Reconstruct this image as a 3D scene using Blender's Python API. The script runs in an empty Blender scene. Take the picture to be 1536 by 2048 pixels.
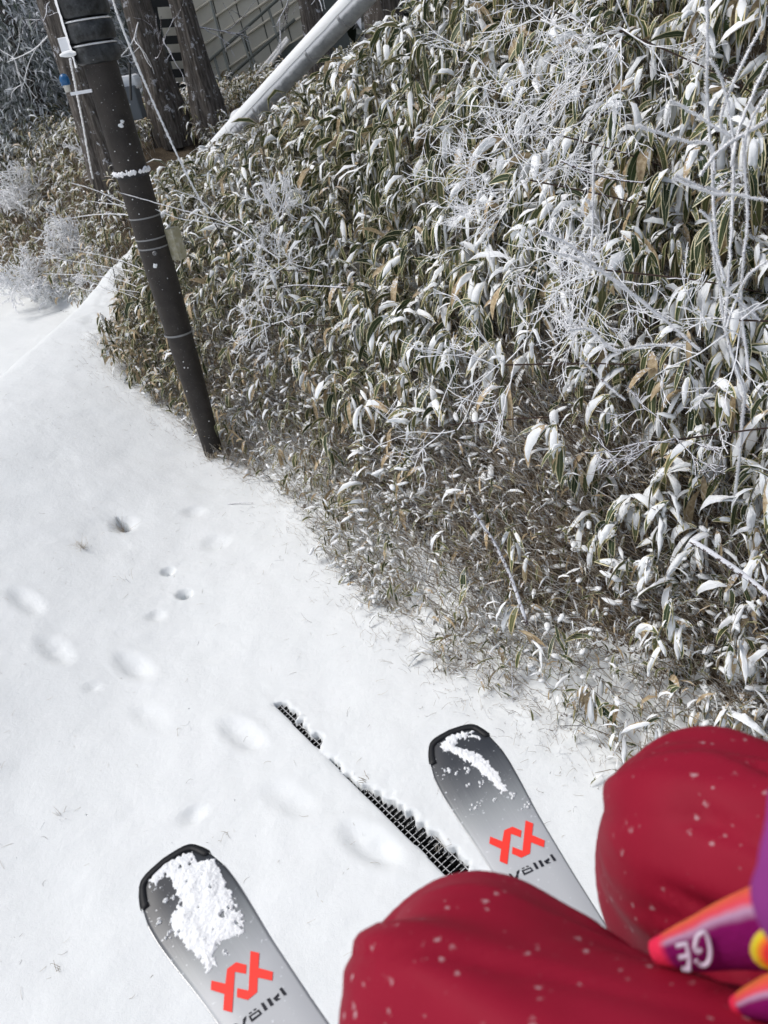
import bpy, math, random
import numpy as np
from mathutils import Vector, Matrix

random.seed(7)
rng = np.random.default_rng(11)
sc = bpy.context.scene
COL = sc.collection
rad = math.radians

# ------------------------------------------------------------------ camera
PITCH, ROLL, CAM_H, F = rad(32), rad(11), 3.0, 1538.0
fw = np.array([0, math.cos(PITCH), -math.sin(PITCH)])
_R = np.array([1.0, 0, 0]); _U = np.array([0, math.sin(PITCH), math.cos(PITCH)])
CX = math.cos(ROLL) * _R - math.sin(ROLL) * _U
CY = math.sin(ROLL) * _R + math.cos(ROLL) * _U
CC = np.array([0, 0, CAM_H])
cd = bpy.data.cameras.new('camera')
cam = bpy.data.objects.new('camera', cd)
COL.objects.link(cam)
cam.matrix_world = Matrix(((CX[0], CY[0], -fw[0], 0), (CX[1], CY[1], -fw[1], 0), (CX[2], CY[2], -fw[2], CAM_H), (0, 0, 0, 1)))
cd.sensor_fit = 'VERTICAL'
cd.sensor_height = 34.64
cd.lens = 26.0
cd.clip_start = 0.02
cd.clip_end = 500
cd.dof.use_dof = True
cd.dof.focus_distance = 3.0
cd.dof.aperture_fstop = 8.0
sc.camera = cam

# ------------------------------------------------------------------ world + sun (overcast)
w = bpy.data.worlds.new('World'); sc.world = w; w.use_nodes = True
wn, wl = w.node_tree.nodes, w.node_tree.links
wn.clear()
sky = wn.new('ShaderNodeTexSky'); sky.sky_type = 'NISHITA'; sky.sun_disc = False
sky.sun_elevation = rad(60); sky.sun_rotation = rad(-85)
sky.air_density = 1.0; sky.dust_density = 4.0; sky.ozone_density = 1.0
hsv = wn.new('ShaderNodeHueSaturation'); hsv.inputs['Saturation'].default_value = 0.68
bg = wn.new('ShaderNodeBackground'); bg.inputs['Strength'].default_value = 0.128
wo = wn.new('ShaderNodeOutputWorld')
wl.new(sky.outputs[0], hsv.inputs['Color']); wl.new(hsv.outputs[0], bg.inputs['Color']); wl.new(bg.outputs[0], wo.inputs[0])
sd = bpy.data.lights.new('sun', 'SUN'); sd.energy = 1.6; sd.angle = rad(20); sd.color = (1.0, 0.985, 0.96)
sun = bpy.data.objects.new('sun', sd); COL.objects.link(sun)
_e, _a = rad(60), rad(-85)
_s = Vector((math.sin(_a) * math.cos(_e), math.cos(_a) * math.cos(_e), math.sin(_e)))
sun.rotation_euler = _s.to_track_quat('Z', 'Y').to_euler()
sc.view_settings.view_transform = 'Standard'
sc.view_settings.look = 'None'
sc.view_settings.exposure = 0.05
sc.view_settings.gamma = 1.0
sc.view_settings.use_curve_mapping = False
sc.cycles.max_bounces = 6
sc.cycles.diffuse_bounces = 3

# ------------------------------------------------------------------ place frame: T along the lift line, N towards the bank
T = np.array([-0.54272572, 0.83990999, 0.0]); N = np.array([0.83990999, 0.54272572, 0.0])
UP = np.array([0, 0, 1.0])
def W(t, n, z=0.0):
    t = np.asarray(t, float); n = np.asarray(n, float); z = np.asarray(z, float)
    return t[..., None] * T + n[..., None] * N + z[..., None] * UP
def ray(px, py): return fw + (px - 768) / F * CX - (py - 1024) / F * CY
def D(px, py, d): return CC + ray(px, py) * d
def Zp(px, py, z=0.0):
    r = ray(px, py); return CC + r * ((z - CAM_H) / r[2])
def pix(p):
    q = np.asarray(p) - CC; d = q @ fw
    d = np.where(np.abs(d) < 1e-3, 1e-3, d)
    return 768 + F * (q @ CX) / d, 1024 - F * (q @ CY) / d, q @ fw
def tn(p): return float(p @ T), float(p @ N), float(p[2])

_tab = np.random.default_rng(5).random((256, 256))
def vn(x, y):
    xi = np.floor(x).astype(int); yi = np.floor(y).astype(int)
    fx = x - xi; fy = y - yi
    fx = fx * fx * (3 - 2 * fx); fy = fy * fy * (3 - 2 * fy)
    a = _tab[xi % 256, yi % 256]; b = _tab[(xi + 1) % 256, yi % 256]
    c = _tab[xi % 256, (yi + 1) % 256]; d = _tab[(xi + 1) % 256, (yi + 1) % 256]
    return (a * (1 - fx) + b * fx) * (1 - fy) + (c * (1 - fx) + d * fx) * fy * 1.0
def fbm(x, y, o=4):
    s = 0.0; a = 0.5
    for k in range(o):
        s = s + a * (vn(x * 2 ** k + 17.3 * k, y * 2 ** k + 9.1 * k) - 0.5); a *= 0.5
    return s
def sstep(x):
    x = np.clip(x, 0, 1); return x * x * (3 - 2 * x)

# ------------------------------------------------------------------ materials
def mat(name, color, rough=0.7, spec=0.3, metal=0.0):
    m = bpy.data.materials.new(name); m.use_nodes = True
    b = m.node_tree.nodes['Principled BSDF']
    b.inputs['Base Color'].default_value = (*color, 1); b.inputs['Roughness'].default_value = rough
    b.inputs['Specular IOR Level'].default_value = spec; b.inputs['Metallic'].default_value = metal
    return m
def nd(m, typ, **kw):
    n = m.node_tree.nodes.new(typ)
    for k, v in kw.items(): setattr(n, k, v)
    return n
def bsdf(m): return m.node_tree.nodes['Principled BSDF']
def lk(m, a, b): m.node_tree.links.new(a, b)
def coord(m, which='Object'):
    return nd(m, 'ShaderNodeTexCoord').outputs[which]
def noise(m, scale, detail=3, vec=None, rough=0.55):
    n = nd(m, 'ShaderNodeTexNoise'); n.inputs['Scale'].default_value = scale; n.inputs['Detail'].default_value = detail
    n.inputs['Roughness'].default_value = rough
    if vec is not None: lk(m, vec, n.inputs['Vector'])
    return n.outputs['Fac']
def ramp(m, fac, stops):
    r = nd(m, 'ShaderNodeValToRGB'); e = r.color_ramp.elements
    while len(e) > 1: e.remove(e[-1])
    e[0].position = stops[0][0]; e[0].color = (*stops[0][1], 1)
    for p, c in stops[1:]:
        x = e.new(p); x.color = (*c, 1)
    lk(m, fac, r.inputs['Fac']); return r.outputs['Color']
def mix(m, fac, a, b):
    x = nd(m, 'ShaderNodeMix', data_type='RGBA')
    if isinstance(fac, (int, float)): x.inputs[0].default_value = fac
    else: lk(m, fac, x.inputs[0])
    for i, v in ((6, a), (7, b)):
        if isinstance(v, tuple): x.inputs[i].default_value = (*v, 1)
        else: lk(m, v, x.inputs[i])
    return x.outputs[2]
def math_(m, op, a, b=None):
    x = nd(m, 'ShaderNodeMath', operation=op)
    for i, v in ((0, a), (1, b)):
        if v is None: continue
        if isinstance(v, (int, float)): x.inputs[i].default_value = v
        else: lk(m, v, x.inputs[i])
    return x.outputs[0]
def bump(m, h, strength=0.3, dist=0.01):
    b = nd(m, 'ShaderNodeBump'); b.inputs['Strength'].default_value = strength; b.inputs['Distance'].default_value = dist
    lk(m, h, b.inputs['Height']); lk(m, b.outputs[0], bsdf(m).inputs['Normal'])
def attr(m, name):
    a = nd(m, 'ShaderNodeAttribute'); a.attribute_name = name; return a.outputs['Fac']

SNOW = (0.86, 0.885, 0.90)
M = {}
m = M['snow'] = mat('snow', SNOW, 0.75, 0.25)
bump(m, noise(m, 90, 5, coord(m)), 0.5, 0.006)
m = M['rime'] = mat('rime', (0.93, 0.94, 0.96), 0.8, 0.2)
bump(m, noise(m, 220, 3, coord(m)), 0.15, 0.002)
rf = math_(m, 'GREATER_THAN', noise(m, 55, 3, coord(m), 0.7), 0.66)
lk(m, mix(m, rf, (0.93, 0.94, 0.96), (0.22, 0.17, 0.16)), bsdf(m).inputs['Base Color'])
# ground: snow with leaf litter showing where the vertex attribute says so
m = M['ground'] = mat('ground_snow', SNOW, 0.75, 0.25)
oc = coord(m)
lit = attr(m, 'litter')
fine = noise(m, 26, 6, oc, 0.7)
f = math_(m, 'GREATER_THAN', math_(m, 'ADD', lit, math_(m, 'MULTIPLY', math_(m, 'SUBTRACT', fine, 0.5), 1.6)), 0.5)
lc = ramp(m, noise(m, 60, 4, oc), [(0.3, (0.03, 0.024, 0.018)), (0.5, (0.10, 0.075, 0.05)), (0.7, (0.22, 0.17, 0.11))])
tint = ramp(m, noise(m, 1.3, 3, oc), [(0.35, (0.735, 0.765, 0.775)), (0.65, (0.757, 0.785, 0.795))])
lk(m, mix(m, f, tint, lc), bsdf(m).inputs['Base Color'])
hh = math_(m, 'ADD', math_(m, 'MULTIPLY', noise(m, 28, 4, oc), 1.4), math_(m, 'MULTIPLY', noise(m, 160, 3, oc), 0.5))
bump(m, hh, 0.24, 0.012)
# dwarf bamboo leaf: dark green blade with a cream margin, straw coloured when dead, dusted with frost
def leaf_material(name, frost):
    m = mat(name, (0.06, 0.08, 0.03), 0.45, 0.35)
    uv = nd(m, 'ShaderNodeUVMap').outputs['UV'] if False else coord(m, 'UV')
    sx = nd(m, 'ShaderNodeSeparateXYZ'); lk(m, uv, sx.inputs[0])
    au = math_(m, 'ABSOLUTE', math_(m, 'SUBTRACT', math_(m, 'MULTIPLY', sx.outputs[0], 2.0), 1.0))
    v = sx.outputs[1]
    oc = coord(m)
    var = attr(m, 'var')
    nz = noise(m, 45, 2, oc)
    # margin
    edge = math_(m, 'ADD', au, math_(m, 'MULTIPLY', math_(m, 'SUBTRACT', nz, 0.5), 0.35))
    edge = math_(m, 'ADD', edge, math_(m, 'MULTIPLY', math_(m, 'POWER', v, 8.0), 0.4))
    wide = math_(m, 'SUBTRACT', 0.80, math_(m, 'MULTIPLY', var, 0.16))
    em = math_(m, 'GREATER_THAN', edge, wide)
    green = ramp(m, var, [(0.0, (0.022, 0.038, 0.014)), (0.35, (0.042, 0.064, 0.021)), (0.65, (0.085, 0.104, 0.034)), (1.0, (0.15, 0.145, 0.058))])
    cream = ramp(m, var, [(0.0, (0.66, 0.62, 0.42)), (0.6, (0.60, 0.53, 0.32)), (1.0, (0.50, 0.40, 0.22))])
    c = mix(m, em, green, cream)
    mid = math_(m, 'LESS_THAN', au, 0.035)
    c = mix(m, math_(m, 'MULTIPLY', mid, 0.5), c, cream)
    dead = math_(m, 'GREATER_THAN', var, 0.84)
    straw = ramp(m, noise(m, 60, 3, oc), [(0.3, (0.26, 0.18, 0.10)), (0.55, (0.46, 0.36, 0.22)), (0.75, (0.60, 0.51, 0.36))])
    c = mix(m, dead, c, straw)
    fz = noise(m, 75, 5, oc, 0.75)
    fz2 = noise(m, 6, 2, oc)
    gz = nd(m, 'ShaderNodeNewGeometry'); s2 = nd(m, 'ShaderNodeSeparateXYZ'); lk(m, gz.outputs['Normal'], s2.inputs[0])
    top = math_(m, 'MULTIPLY', math_(m, 'MAXIMUM', s2.outputs[2], 0.0), 0.30)
    fs = math_(m, 'ADD', math_(m, 'ADD', fz, top), math_(m, 'MULTIPLY', math_(m, 'SUBTRACT', fz2, 0.5), 0.35))
    fr = math_(m, 'GREATER_THAN', fs, frost)
    c = mix(m, fr, c, (0.70, 0.72, 0.76))
    lk(m, c, bsdf(m).inputs['Base Color'])
    lk(m, math_(m, 'ADD', 0.45, math_(m, 'MULTIPLY', fr, 0.4)), bsdf(m).inputs['Roughness'])
    return m
M['leaf'] = leaf_material('bamboo_leaf', 0.80)
M['leaf_far'] = leaf_material('bamboo_leaf_dry', 0.78)
# thin stems, frosted
m = M['stem'] = mat('stem', (0.2, 0.16, 0.1), 0.7, 0.2)
v_ = attr(m, 'var')
c = ramp(m, v_, [(0.0, (0.055, 0.034, 0.028)), (0.22, (0.15, 0.11, 0.085)), (0.5, (0.34, 0.28, 0.21)), (0.8, (0.52, 0.46, 0.37)), (1.0, (0.66, 0.63, 0.58))])
fr = math_(m, 'GREATER_THAN', noise(m, 14, 3, coord(m), 0.6), 0.58)
lk(m, mix(m, fr, c, (0.66, 0.68, 0.72)), bsdf(m).inputs['Base Color'])
# dark twig with rime crust
m = M['twig'] = mat('rimed_twig', (0.1, 0.07, 0.06), 0.75, 0.2)
oc = coord(m)
gz = nd(m, 'ShaderNodeNewGeometry'); s2 = nd(m, 'ShaderNodeSeparateXYZ'); lk(m, gz.outputs['Normal'], s2.inputs[0])
fz = math_(m, 'ADD', noise(m, 90, 4, oc, 0.7), math_(m, 'MULTIPLY', s2.outputs[2], 0.16))
fr = math_(m, 'GREATER_THAN', fz, 0.50)
lk(m, mix(m, fr, (0.085, 0.055, 0.05), (0.74, 0.755, 0.80)), bsdf(m).inputs['Base Color'])
M['cane'] = mat('dark_cane', (0.10, 0.065, 0.055), 0.7, 0.2)
# bark
m = M['bark'] = mat('bark', (0.1, 0.08, 0.06), 0.9, 0.1)
mp = nd(m, 'ShaderNodeMapping'); mp.inputs['Scale'].default_value = (14, 14, 1.6); lk(m, coord(m), mp.inputs[0])
nz = noise(m, 2.2, 6, mp.outputs[0], 0.65)
c = ramp(m, nz, [(0.3, (0.040, 0.035, 0.031)), (0.5, (0.115, 0.102, 0.091)), (0.7, (0.23, 0.212, 0.195))])
fr = math_(m, 'GREATER_THAN', noise(m, 9, 6, coord(m), 0.75), 0.60)
lk(m, mix(m, fr, c, (0.48, 0.49, 0.52)), bsdf(m).inputs['Base Color'])
bump(m, nz, 0.9, 0.05)
# conifer fronds
m = M['frond'] = mat('conifer_frond', (0.05, 0.07, 0.05), 0.8, 0.1)
v_ = attr(m, 'var')
c = ramp(m, v_, [(0.0, (0.022, 0.032, 0.024)), (0.40, (0.06, 0.08, 0.06)), (0.55, (0.17, 0.19, 0.17)), (0.75, (0.44, 0.47, 0.48)), (1.0, (0.78, 0.80, 0.83))])
lk(m, c, bsdf(m).inputs['Base Color'])
# steel pole, dark weathered brown
m = M['pole'] = mat('pole_steel', (0.05, 0.045, 0.04), 0.62, 0.35)
oc = coord(m)
nz = noise(m, 5, 6, oc, 0.7)
c = ramp(m, nz, [(0.3, (0.020, 0.017, 0.015)), (0.6, (0.042, 0.036, 0.032)), (0.8, (0.066, 0.058, 0.052))])
sp = math_(m, 'GREATER_THAN', noise(m, 130, 2, oc), 0.735)
lk(m, mix(m, sp, c, (0.5, 0.5, 0.52)), bsdf(m).inputs['Base Color'])
bump(m, noise(m, 60, 4, oc), 0.25, 0.004)
m = M['pad'] = mat('pad_black', (0.012, 0.013, 0.014), 0.45, 0.4)
oc = coord(m)
c = ramp(m, noise(m, 9, 6, oc, 0.75), [(0.42, (0.008, 0.009, 0.010)), (0.62, (0.05, 0.055, 0.06)), (0.8, (0.28, 0.3, 0.32))])
lk(m, c, bsdf(m).inputs['Base Color'])
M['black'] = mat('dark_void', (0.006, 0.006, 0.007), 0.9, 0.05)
m = M['grate'] = mat('grate_iron', (0.05, 0.05, 0.05), 0.6, 0.4)
oc = coord(m); gz = nd(m, 'ShaderNodeNewGeometry'); s2 = nd(m, 'ShaderNodeSeparateXYZ'); lk(m, gz.outputs['Normal'], s2.inputs[0])
fr = math_(m, 'GREATER_THAN', math_(m, 'ADD', noise(m, 40, 3, oc), math_(m, 'MULTIPLY', s2.outputs[2], 0.25)), 0.66)
lk(m, mix(m, fr, (0.018, 0.018, 0.018), (0.42, 0.43, 0.44)), bsdf(m).inputs['Base Color'])
M['galv'] = mat('galvanised_steel', (0.26, 0.265, 0.27), 0.45, 0.5, 0.4)
m = M['pipe'] = mat('pipe_grey', (0.30, 0.32, 0.34), 0.55, 0.4)
c = ramp(m, noise(m, 7, 5, coord(m), 0.7), [(0.3, (0.22, 0.235, 0.25)), (0.6, (0.36, 0.38, 0.40)), (0.8, (0.6, 0.62, 0.65))])
gz = nd(m, 'ShaderNodeNewGeometry'); s2 = nd(m, 'ShaderNodeSeparateXYZ'); lk(m, gz.outputs['Normal'], s2.inputs[0])
mr = nd(m, 'ShaderNodeMapRange'); mr.inputs[1].default_value = -0.42; mr.inputs[2].default_value = -0.18
lk(m, math_(m, 'ADD', s2.outputs[2], math_(m, 'MULTIPLY', math_(m, 'SUBTRACT', noise(m, 9, 3, coord(m)), .5), .5)), mr.inputs[0])
lk(m, mix(m, mr.outputs[0], c, (0.82, 0.84, 0.87)), bsdf(m).inputs['Base Color'])  # rime whitens top and sides; underside kept grey, painting in its shade
M['slate'] = mat('conduit_grey', (0.10, 0.115, 0.13), 0.5, 0.4)
m = M['panel'] = mat('beige_panel', (0.5, 0.48, 0.40), 0.75, 0.2)
c = ramp(m, noise(m, 1.6, 6, coord(m), 0.7), [(0.3, (0.56, 0.54, 0.46)), (0.7, (0.66, 0.64, 0.56))])
lk(m, c, bsdf(m).inputs['Base Color'])
M['rail'] = mat('railing_steel', (0.12, 0.135, 0.13), 0.6, 0.3)
M['dark_steel'] = mat('dark_steel', (0.012, 0.014, 0.015), 0.6, 0.3)
m = M['box'] = mat('weathered_box', (0.5, 0.47, 0.34), 0.6, 0.3)
c = ramp(m, noise(m, 20, 5, coord(m), 0.7), [(0.35, (0.34, 0.31, 0.19)), (0.55, (0.46, 0.43, 0.31)), (0.7, (0.62, 0.61, 0.54))])
lk(m, c, bsdf(m).inputs['Base Color'])
M['blue'] = mat('blue_plastic', (0.01, 0.10, 0.26), 0.35, 0.5)
M['white'] = mat('white_plastic', (0.62, 0.61, 0.56), 0.5, 0.4)
# trousers: red nylon with powder specks
m = M['red'] = mat('red_nylon', (0.30, 0.010, 0.028), 0.62, 0.25)
oc = coord(m)
c = ramp(m, noise(m, 7, 4, oc), [(0.3, (0.225, 0.006, 0.022)), (0.7, (0.285, 0.009, 0.031))])
vo = nd(m, 'ShaderNodeTexVoronoi'); vo.inputs['Scale'].default_value = 120; lk(m, oc, vo.inputs['Vector'])
vc = nd(m, 'ShaderNodeSeparateColor'); lk(m, vo.outputs['Color'], vc.inputs[0])
szv = math_(m, 'MULTIPLY', math_(m, 'MAXIMUM', math_(m, 'SUBTRACT', vc.outputs[0], 0.52), 0.0), 0.68)
dn = math_(m, 'ADD', vo.outputs['Distance'], math_(m, 'MULTIPLY', math_(m, 'SUBTRACT', noise(m, 330, 4, oc, .7), 0.5), 1.1))
sp = nd(m, 'ShaderNodeMapRange'); sp.inputs[1].default_value = 0.0; sp.inputs[2].default_value = 0.25; sp.inputs[4].default_value = 0.42
lk(m, math_(m, 'SUBTRACT', szv, dn), sp.inputs[0])
lk(m, mix(m, sp.outputs[0], c, (0.75, 0.68, 0.72)), bsdf(m).inputs['Base Color'])
bump(m, noise(m, 420, 2, oc), 0.15, 0.001)
bsdf(m).inputs['Specular IOR Level'].default_value = 0.12
M['purple'] = mat('purple_knit', (0.26, 0.045, 0.22), 1.0, 0.02)
m = M['neon'] = mat('neon_print', (0.8, 0.1, 0.2), 0.95, 0.05)
bump(m, noise(m, 130, 4, coord(m)), 0.5, 0.003)
oc = coord(m)
sx = nd(m, 'ShaderNodeSeparateXYZ'); lk(m, coord(m, 'UV'), sx.inputs[0])
wob = math_(m, 'MULTIPLY', math_(m, 'SUBTRACT', noise(m, 30, 2, oc), .5), .10)
du = math_(m, 'DIVIDE', math_(m, 'SUBTRACT', sx.outputs[0], .21), .125); dv_ = math_(m, 'DIVIDE', math_(m, 'SUBTRACT', sx.outputs[1], .70), .15)
rr = math_(m, 'ADD', math_(m, 'SQRT', math_(m, 'ADD', math_(m, 'MULTIPLY', du, du), math_(m, 'MULTIPLY', dv_, dv_))), wob)
c1 = ramp(m, rr, [(0.0, (0.90, 0.02, 0.10)), (0.55, (0.92, 0.05, 0.06)), (0.74, (0.85, 0.30, 0.03)), (0.86, (0.72, 0.68, 0.03)), (0.98, (0.60, 0.35, 0.10)), (1.0, (0.17, 0.006, 0.085))])
st = math_(m, 'ADD', sx.outputs[0], wob)
c2 = ramp(m, st, [(0.0, (0.30, 0.01, 0.05)), (0.06, (0.75, 0.28, 0.03)), (0.10, (0.17, 0.006, 0.085)), (0.37, (0.17, 0.006, 0.085)), (0.41, (0.40, 0.24, 0.36)), (0.45, (0.60, 0.06, 0.09)), (0.50, (0.66, 0.10, 0.06)), (0.6, (0.6, 0.2, 0.05)), (0.8, (0.2, 0.01, 0.1))])
c3 = ramp(m, sx.outputs[1], [(0.0, (1, 1, 1)), (0.07, (1, 1, 1)), (0.13, (0, 0, 0))])
c2 = mix(m, c3, c2, (0.70, 0.03, 0.08))
lk(m, mix(m, math_(m, 'LESS_THAN', rr, .99), c2, c1), bsdf(m).inputs['Base Color'])
M['lettering_white'] = mat('white_print', (0.62, 0.52, 0.62), 0.6, 0.2)
M['boot'] = mat('boot_shell', (0.04, 0.04, 0.045), 0.4, 0.5)
M['jacket'] = mat('jacket_purple', (0.18, 0.03, 0.16), 0.8, 0.2)
M['tipcap'] = mat('tip_rubber', (0.012, 0.013, 0.015), 0.55, 0.35)
M['logo'] = mat('logo_red', (0.90, 0.045, 0.03), 0.45, 0.35)
M['ink'] = mat('lettering_black', (0.012, 0.013, 0.02), 0.5, 0.3)
M['skiedge'] = mat('ski_edge_steel', (0.55, 0.56, 0.57), 0.3, 0.5, 0.6)
# ski top sheet: black fading to pale grey, brushed
m = M['skitop'] = mat('ski_topsheet', (0.5, 0.5, 0.5), 0.38, 0.45)
oc = coord(m); sx = nd(m, 'ShaderNodeSeparateXYZ'); lk(m, oc, sx.inputs[0])
mp = nd(m, 'ShaderNodeMapping'); mp.inputs['Scale'].default_value = (400, 6, 1); lk(m, oc, mp.inputs[0])
st = noise(m, 1.0, 3, mp.outputs[0])
ypos = math_(m, 'ADD', math_(m, 'MULTIPLY', sx.outputs[1], -4.6), math_(m, 'MULTIPLY', math_(m, 'SUBTRACT', st, 0.5), 0.10))
c = ramp(m, ypos, [(0.0, (0.030, 0.034, 0.040)), (0.26, (0.045, 0.05, 0.058)), (0.50, (0.13, 0.14, 0.15)), (0.72, (0.30, 0.32, 0.33)), (0.95, (0.44, 0.46, 0.48)), (1.0, (0.46, 0.48, 0.50))])
fr = math_(m, 'GREATER_THAN', noise(m, 150, 5, oc, 0.6), 0.665)
lk(m, mix(m, fr, c, (0.62, 0.65, 0.68)), bsdf(m).inputs['Base Color'])

# ------------------------------------------------------------------ mesh helpers
def make_mesh(name, V, faces, attrs=None, uv=None, smooth=True):
    """V (n,3); faces: list of int arrays (k,3) or (k,4); uv per vertex (n,2)"""
    V = np.asarray(V, np.float32)
    loops = np.concatenate([np.asarray(f, np.int32).ravel() for f in faces if len(f)])
    tot = np.concatenate([np.full(len(f), np.asarray(f).shape[1], np.int32) for f in faces if len(f)])
    start = np.concatenate([[0], np.cumsum(tot)[:-1]]).astype(np.int32)
    me = bpy.data.meshes.new(name)
    me.vertices.add(len(V)); me.vertices.foreach_set('co', V.ravel())
    me.loops.add(len(loops)); me.loops.foreach_set('vertex_index', loops)
    me.polygons.add(len(tot)); me.polygons.foreach_set('loop_start', start)
    me.polygons.foreach_set('loop_total', tot)
    me.polygons.foreach_set('use_smooth', np.full(len(tot), smooth))
    if uv is not None:
        l = me.uv_layers.new(name='uv'); l.data.foreach_set('uv', np.asarray(uv, np.float32)[loops].ravel())
    for k, a in (attrs or {}).items():
        at = me.attributes.new(k, 'FLOAT', 'POINT'); at.data.foreach_set('value', np.asarray(a, np.float32).ravel())
    me.update(calc_edges=True); me.validate()
    return me
def link(name, me, material=None, parent=None):
    o = bpy.data.objects.new(name, me); COL.objects.link(o)
    if material is not None and me is not None and not me.materials: me.materials.append(material)
    if parent is not None: o.parent = parent
    return o
def tag(o, label=None, cat=None, group=None, kind=None):
    if label: o['label'] = label
    if cat: o['category'] = cat
    if group: o['group'] = group
    if kind: o['kind'] = kind
    return o
def empty(name, loc=(0, 0, 0), label=None, cat=None, group=None):
    o = bpy.data.objects.new(name, None); COL.objects.link(o); o.location = Vector(loc); o.empty_display_size = 0.1
    return tag(o, label, cat, group)
class Acc:
    def __init__(s): s.V = []; s.Fq = []; s.Ft = []; s.U = []; s.A = []; s.n = 0
    def add(s, V, q=None, t=None, uv=None, var=None):
        V = np.asarray(V, float).reshape(-1, 3)
        if q is not None and len(q): s.Fq.append(np.asarray(q) + s.n)
        if t is not None and len(t): s.Ft.append(np.asarray(t) + s.n)
        s.V.append(V); s.U.append(np.zeros((len(V), 2)) if uv is None else np.asarray(uv).reshape(-1, 2))
        s.A.append(np.zeros(len(V)) if var is None else np.broadcast_to(np.asarray(var, float), (len(V),)))
        s.n += len(V)
    def mesh(s, name, smooth=True, off=None):
        V = np.concatenate(s.V)
        if off is not None: V = V - np.asarray(off)
        f = []
        if s.Fq: f.append(np.concatenate(s.Fq))
        if s.Ft: f.append(np.concatenate(s.Ft))
        return make_mesh(name, V, f, {'var': np.concatenate(s.A)}, np.concatenate(s.U), smooth)
def grid_quads(K, J, M_=1, wrap=False):
    """faces for M_ grids of K x J vertices"""
    k, j = np.meshgrid(np.arange(K - 1), np.arange(J if wrap else J - 1), indexing='ij')
    j2 = (j + 1) % J
    q = np.stack([k * J + j, k * J + j2, (k + 1) * J + j2, (k + 1) * J + j], -1).reshape(-1, 4)
    return (q[None] + (np.arange(M_) * K * J)[:, None, None]).reshape(-1, 4)

def leaves(base, az, e0, droop, L, Wd, roll, K=6):
    """returns centres (M,K,3), dirs, side, nrm, halfwidths"""
    Mn = len(az); s = np.linspace(0, 1, K)
    e = e0[:, None] - droop[:, None] * s[None] ** 0.8
    e = np.maximum(e, -1.52)
    ca, sa = np.cos(az)[:, None], np.sin(az)[:, None]
    d = np.stack([np.cos(e) * ca, np.cos(e) * sa, np.sin(e)], -1)
    nr = np.stack([-np.sin(e) * ca, -np.sin(e) * sa, np.cos(e)], -1)
    sd_ = np.stack([-sa + 0 * e, ca + 0 * e, 0 * e], -1)
    step = (L / (K - 1))[:, None, None] * d
    P = base[:, None, :] + np.concatenate([np.zeros((Mn, 1, 3)), np.cumsum(step[:, :-1], 1)], 1)
    cr, sr = np.cos(roll)[:, None, None], np.sin(roll)[:, None, None]
    side = sd_ * cr + nr * sr; nrm = nr * cr - sd_ * sr
    prof = np.interp(s, [0, .12, .35, .6, .82, .95, 1], [.12, .62, 1, .95, .62, .2, .02])
    hw = Wd[:, None] * 0.5 * prof[None]
    return P, d, side, nrm, hw
def leaf_geo(acc, P, side, nrm, hw, var, fold=0.22):
    Mn, K = P.shape[:2]
    l = P - side * hw[..., None] + nrm * (hw * fold)[..., None]
    r = P + side * hw[..., None] + nrm * (hw * fold)[..., None]
    V = np.stack([l, P, r], 2).reshape(-1, 3)
    s = np.linspace(0, 1, K)
    uv = np.stack(np.meshgrid(s, [0, .5, 1], indexing='ij')[::-1], -1).reshape(-1, 2)
    acc.add(V, q=grid_quads(K, 3, Mn), uv=np.tile(uv, (Mn, 1)), var=np.repeat(var, K * 3))
def cap_geo(acc, P, side, nrm, hw, h, s1, J=5, seed=0):
    """lumpy snow lying on leaves: P etc for the capped leaves only; h (M,) height, s1 (M,) where the snow ends"""
    r_ = np.random.default_rng(seed + 99)
    Mn, K = P.shape[:2]
    s = np.linspace(0, 1, K)[None]
    inside = np.clip((s1[:, None] - s) / 0.22, 0, 1)
    hh = h[:, None] * np.sqrt(inside) * np.clip(np.where((np.arange(Mn) % 3 == 0)[:, None], (s - .18) * 6, 0.45 + s * 4), 0, 1) * (0.45 + 1.05 * r_.random((Mn, K)))
    prof = hw * np.where(inside > 0, 0.50 + 0.42 * inside, 0.3) * (0.72 + 0.42 * r_.random((Mn, K))) + 0.0008
    off = nrm * 0.72 + np.array([0, 0, 0.55])
    xs = np.linspace(-1, 1, J); zs = np.sqrt(np.clip(1 - xs ** 2, 0, 1))
    sink = np.where((inside > 0) & (hh > 1e-4), 0.0008, -0.004)
    zs = zs[None, None] * r_.uniform(.55, 1.35, (Mn, K, J))
    V = (P[:, :, None] + side[:, :, None] * (prof[..., None] * xs)[..., None]
         + off[:, :, None] * (hh[..., None] * zs)[..., None] + nrm[:, :, None] * (sink + hw * 0.2)[..., None, None])
    V = V + (r_.random(V.shape) - 0.5) * 0.0042
    xo = (r_.random(Mn) - .5)[:, None, None, None] * hw[..., None, None] * .35; V = V + side[:, :, None] * xo
    acc.add(V.reshape(-1, 3), q=grid_quads(K, J, Mn))
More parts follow.
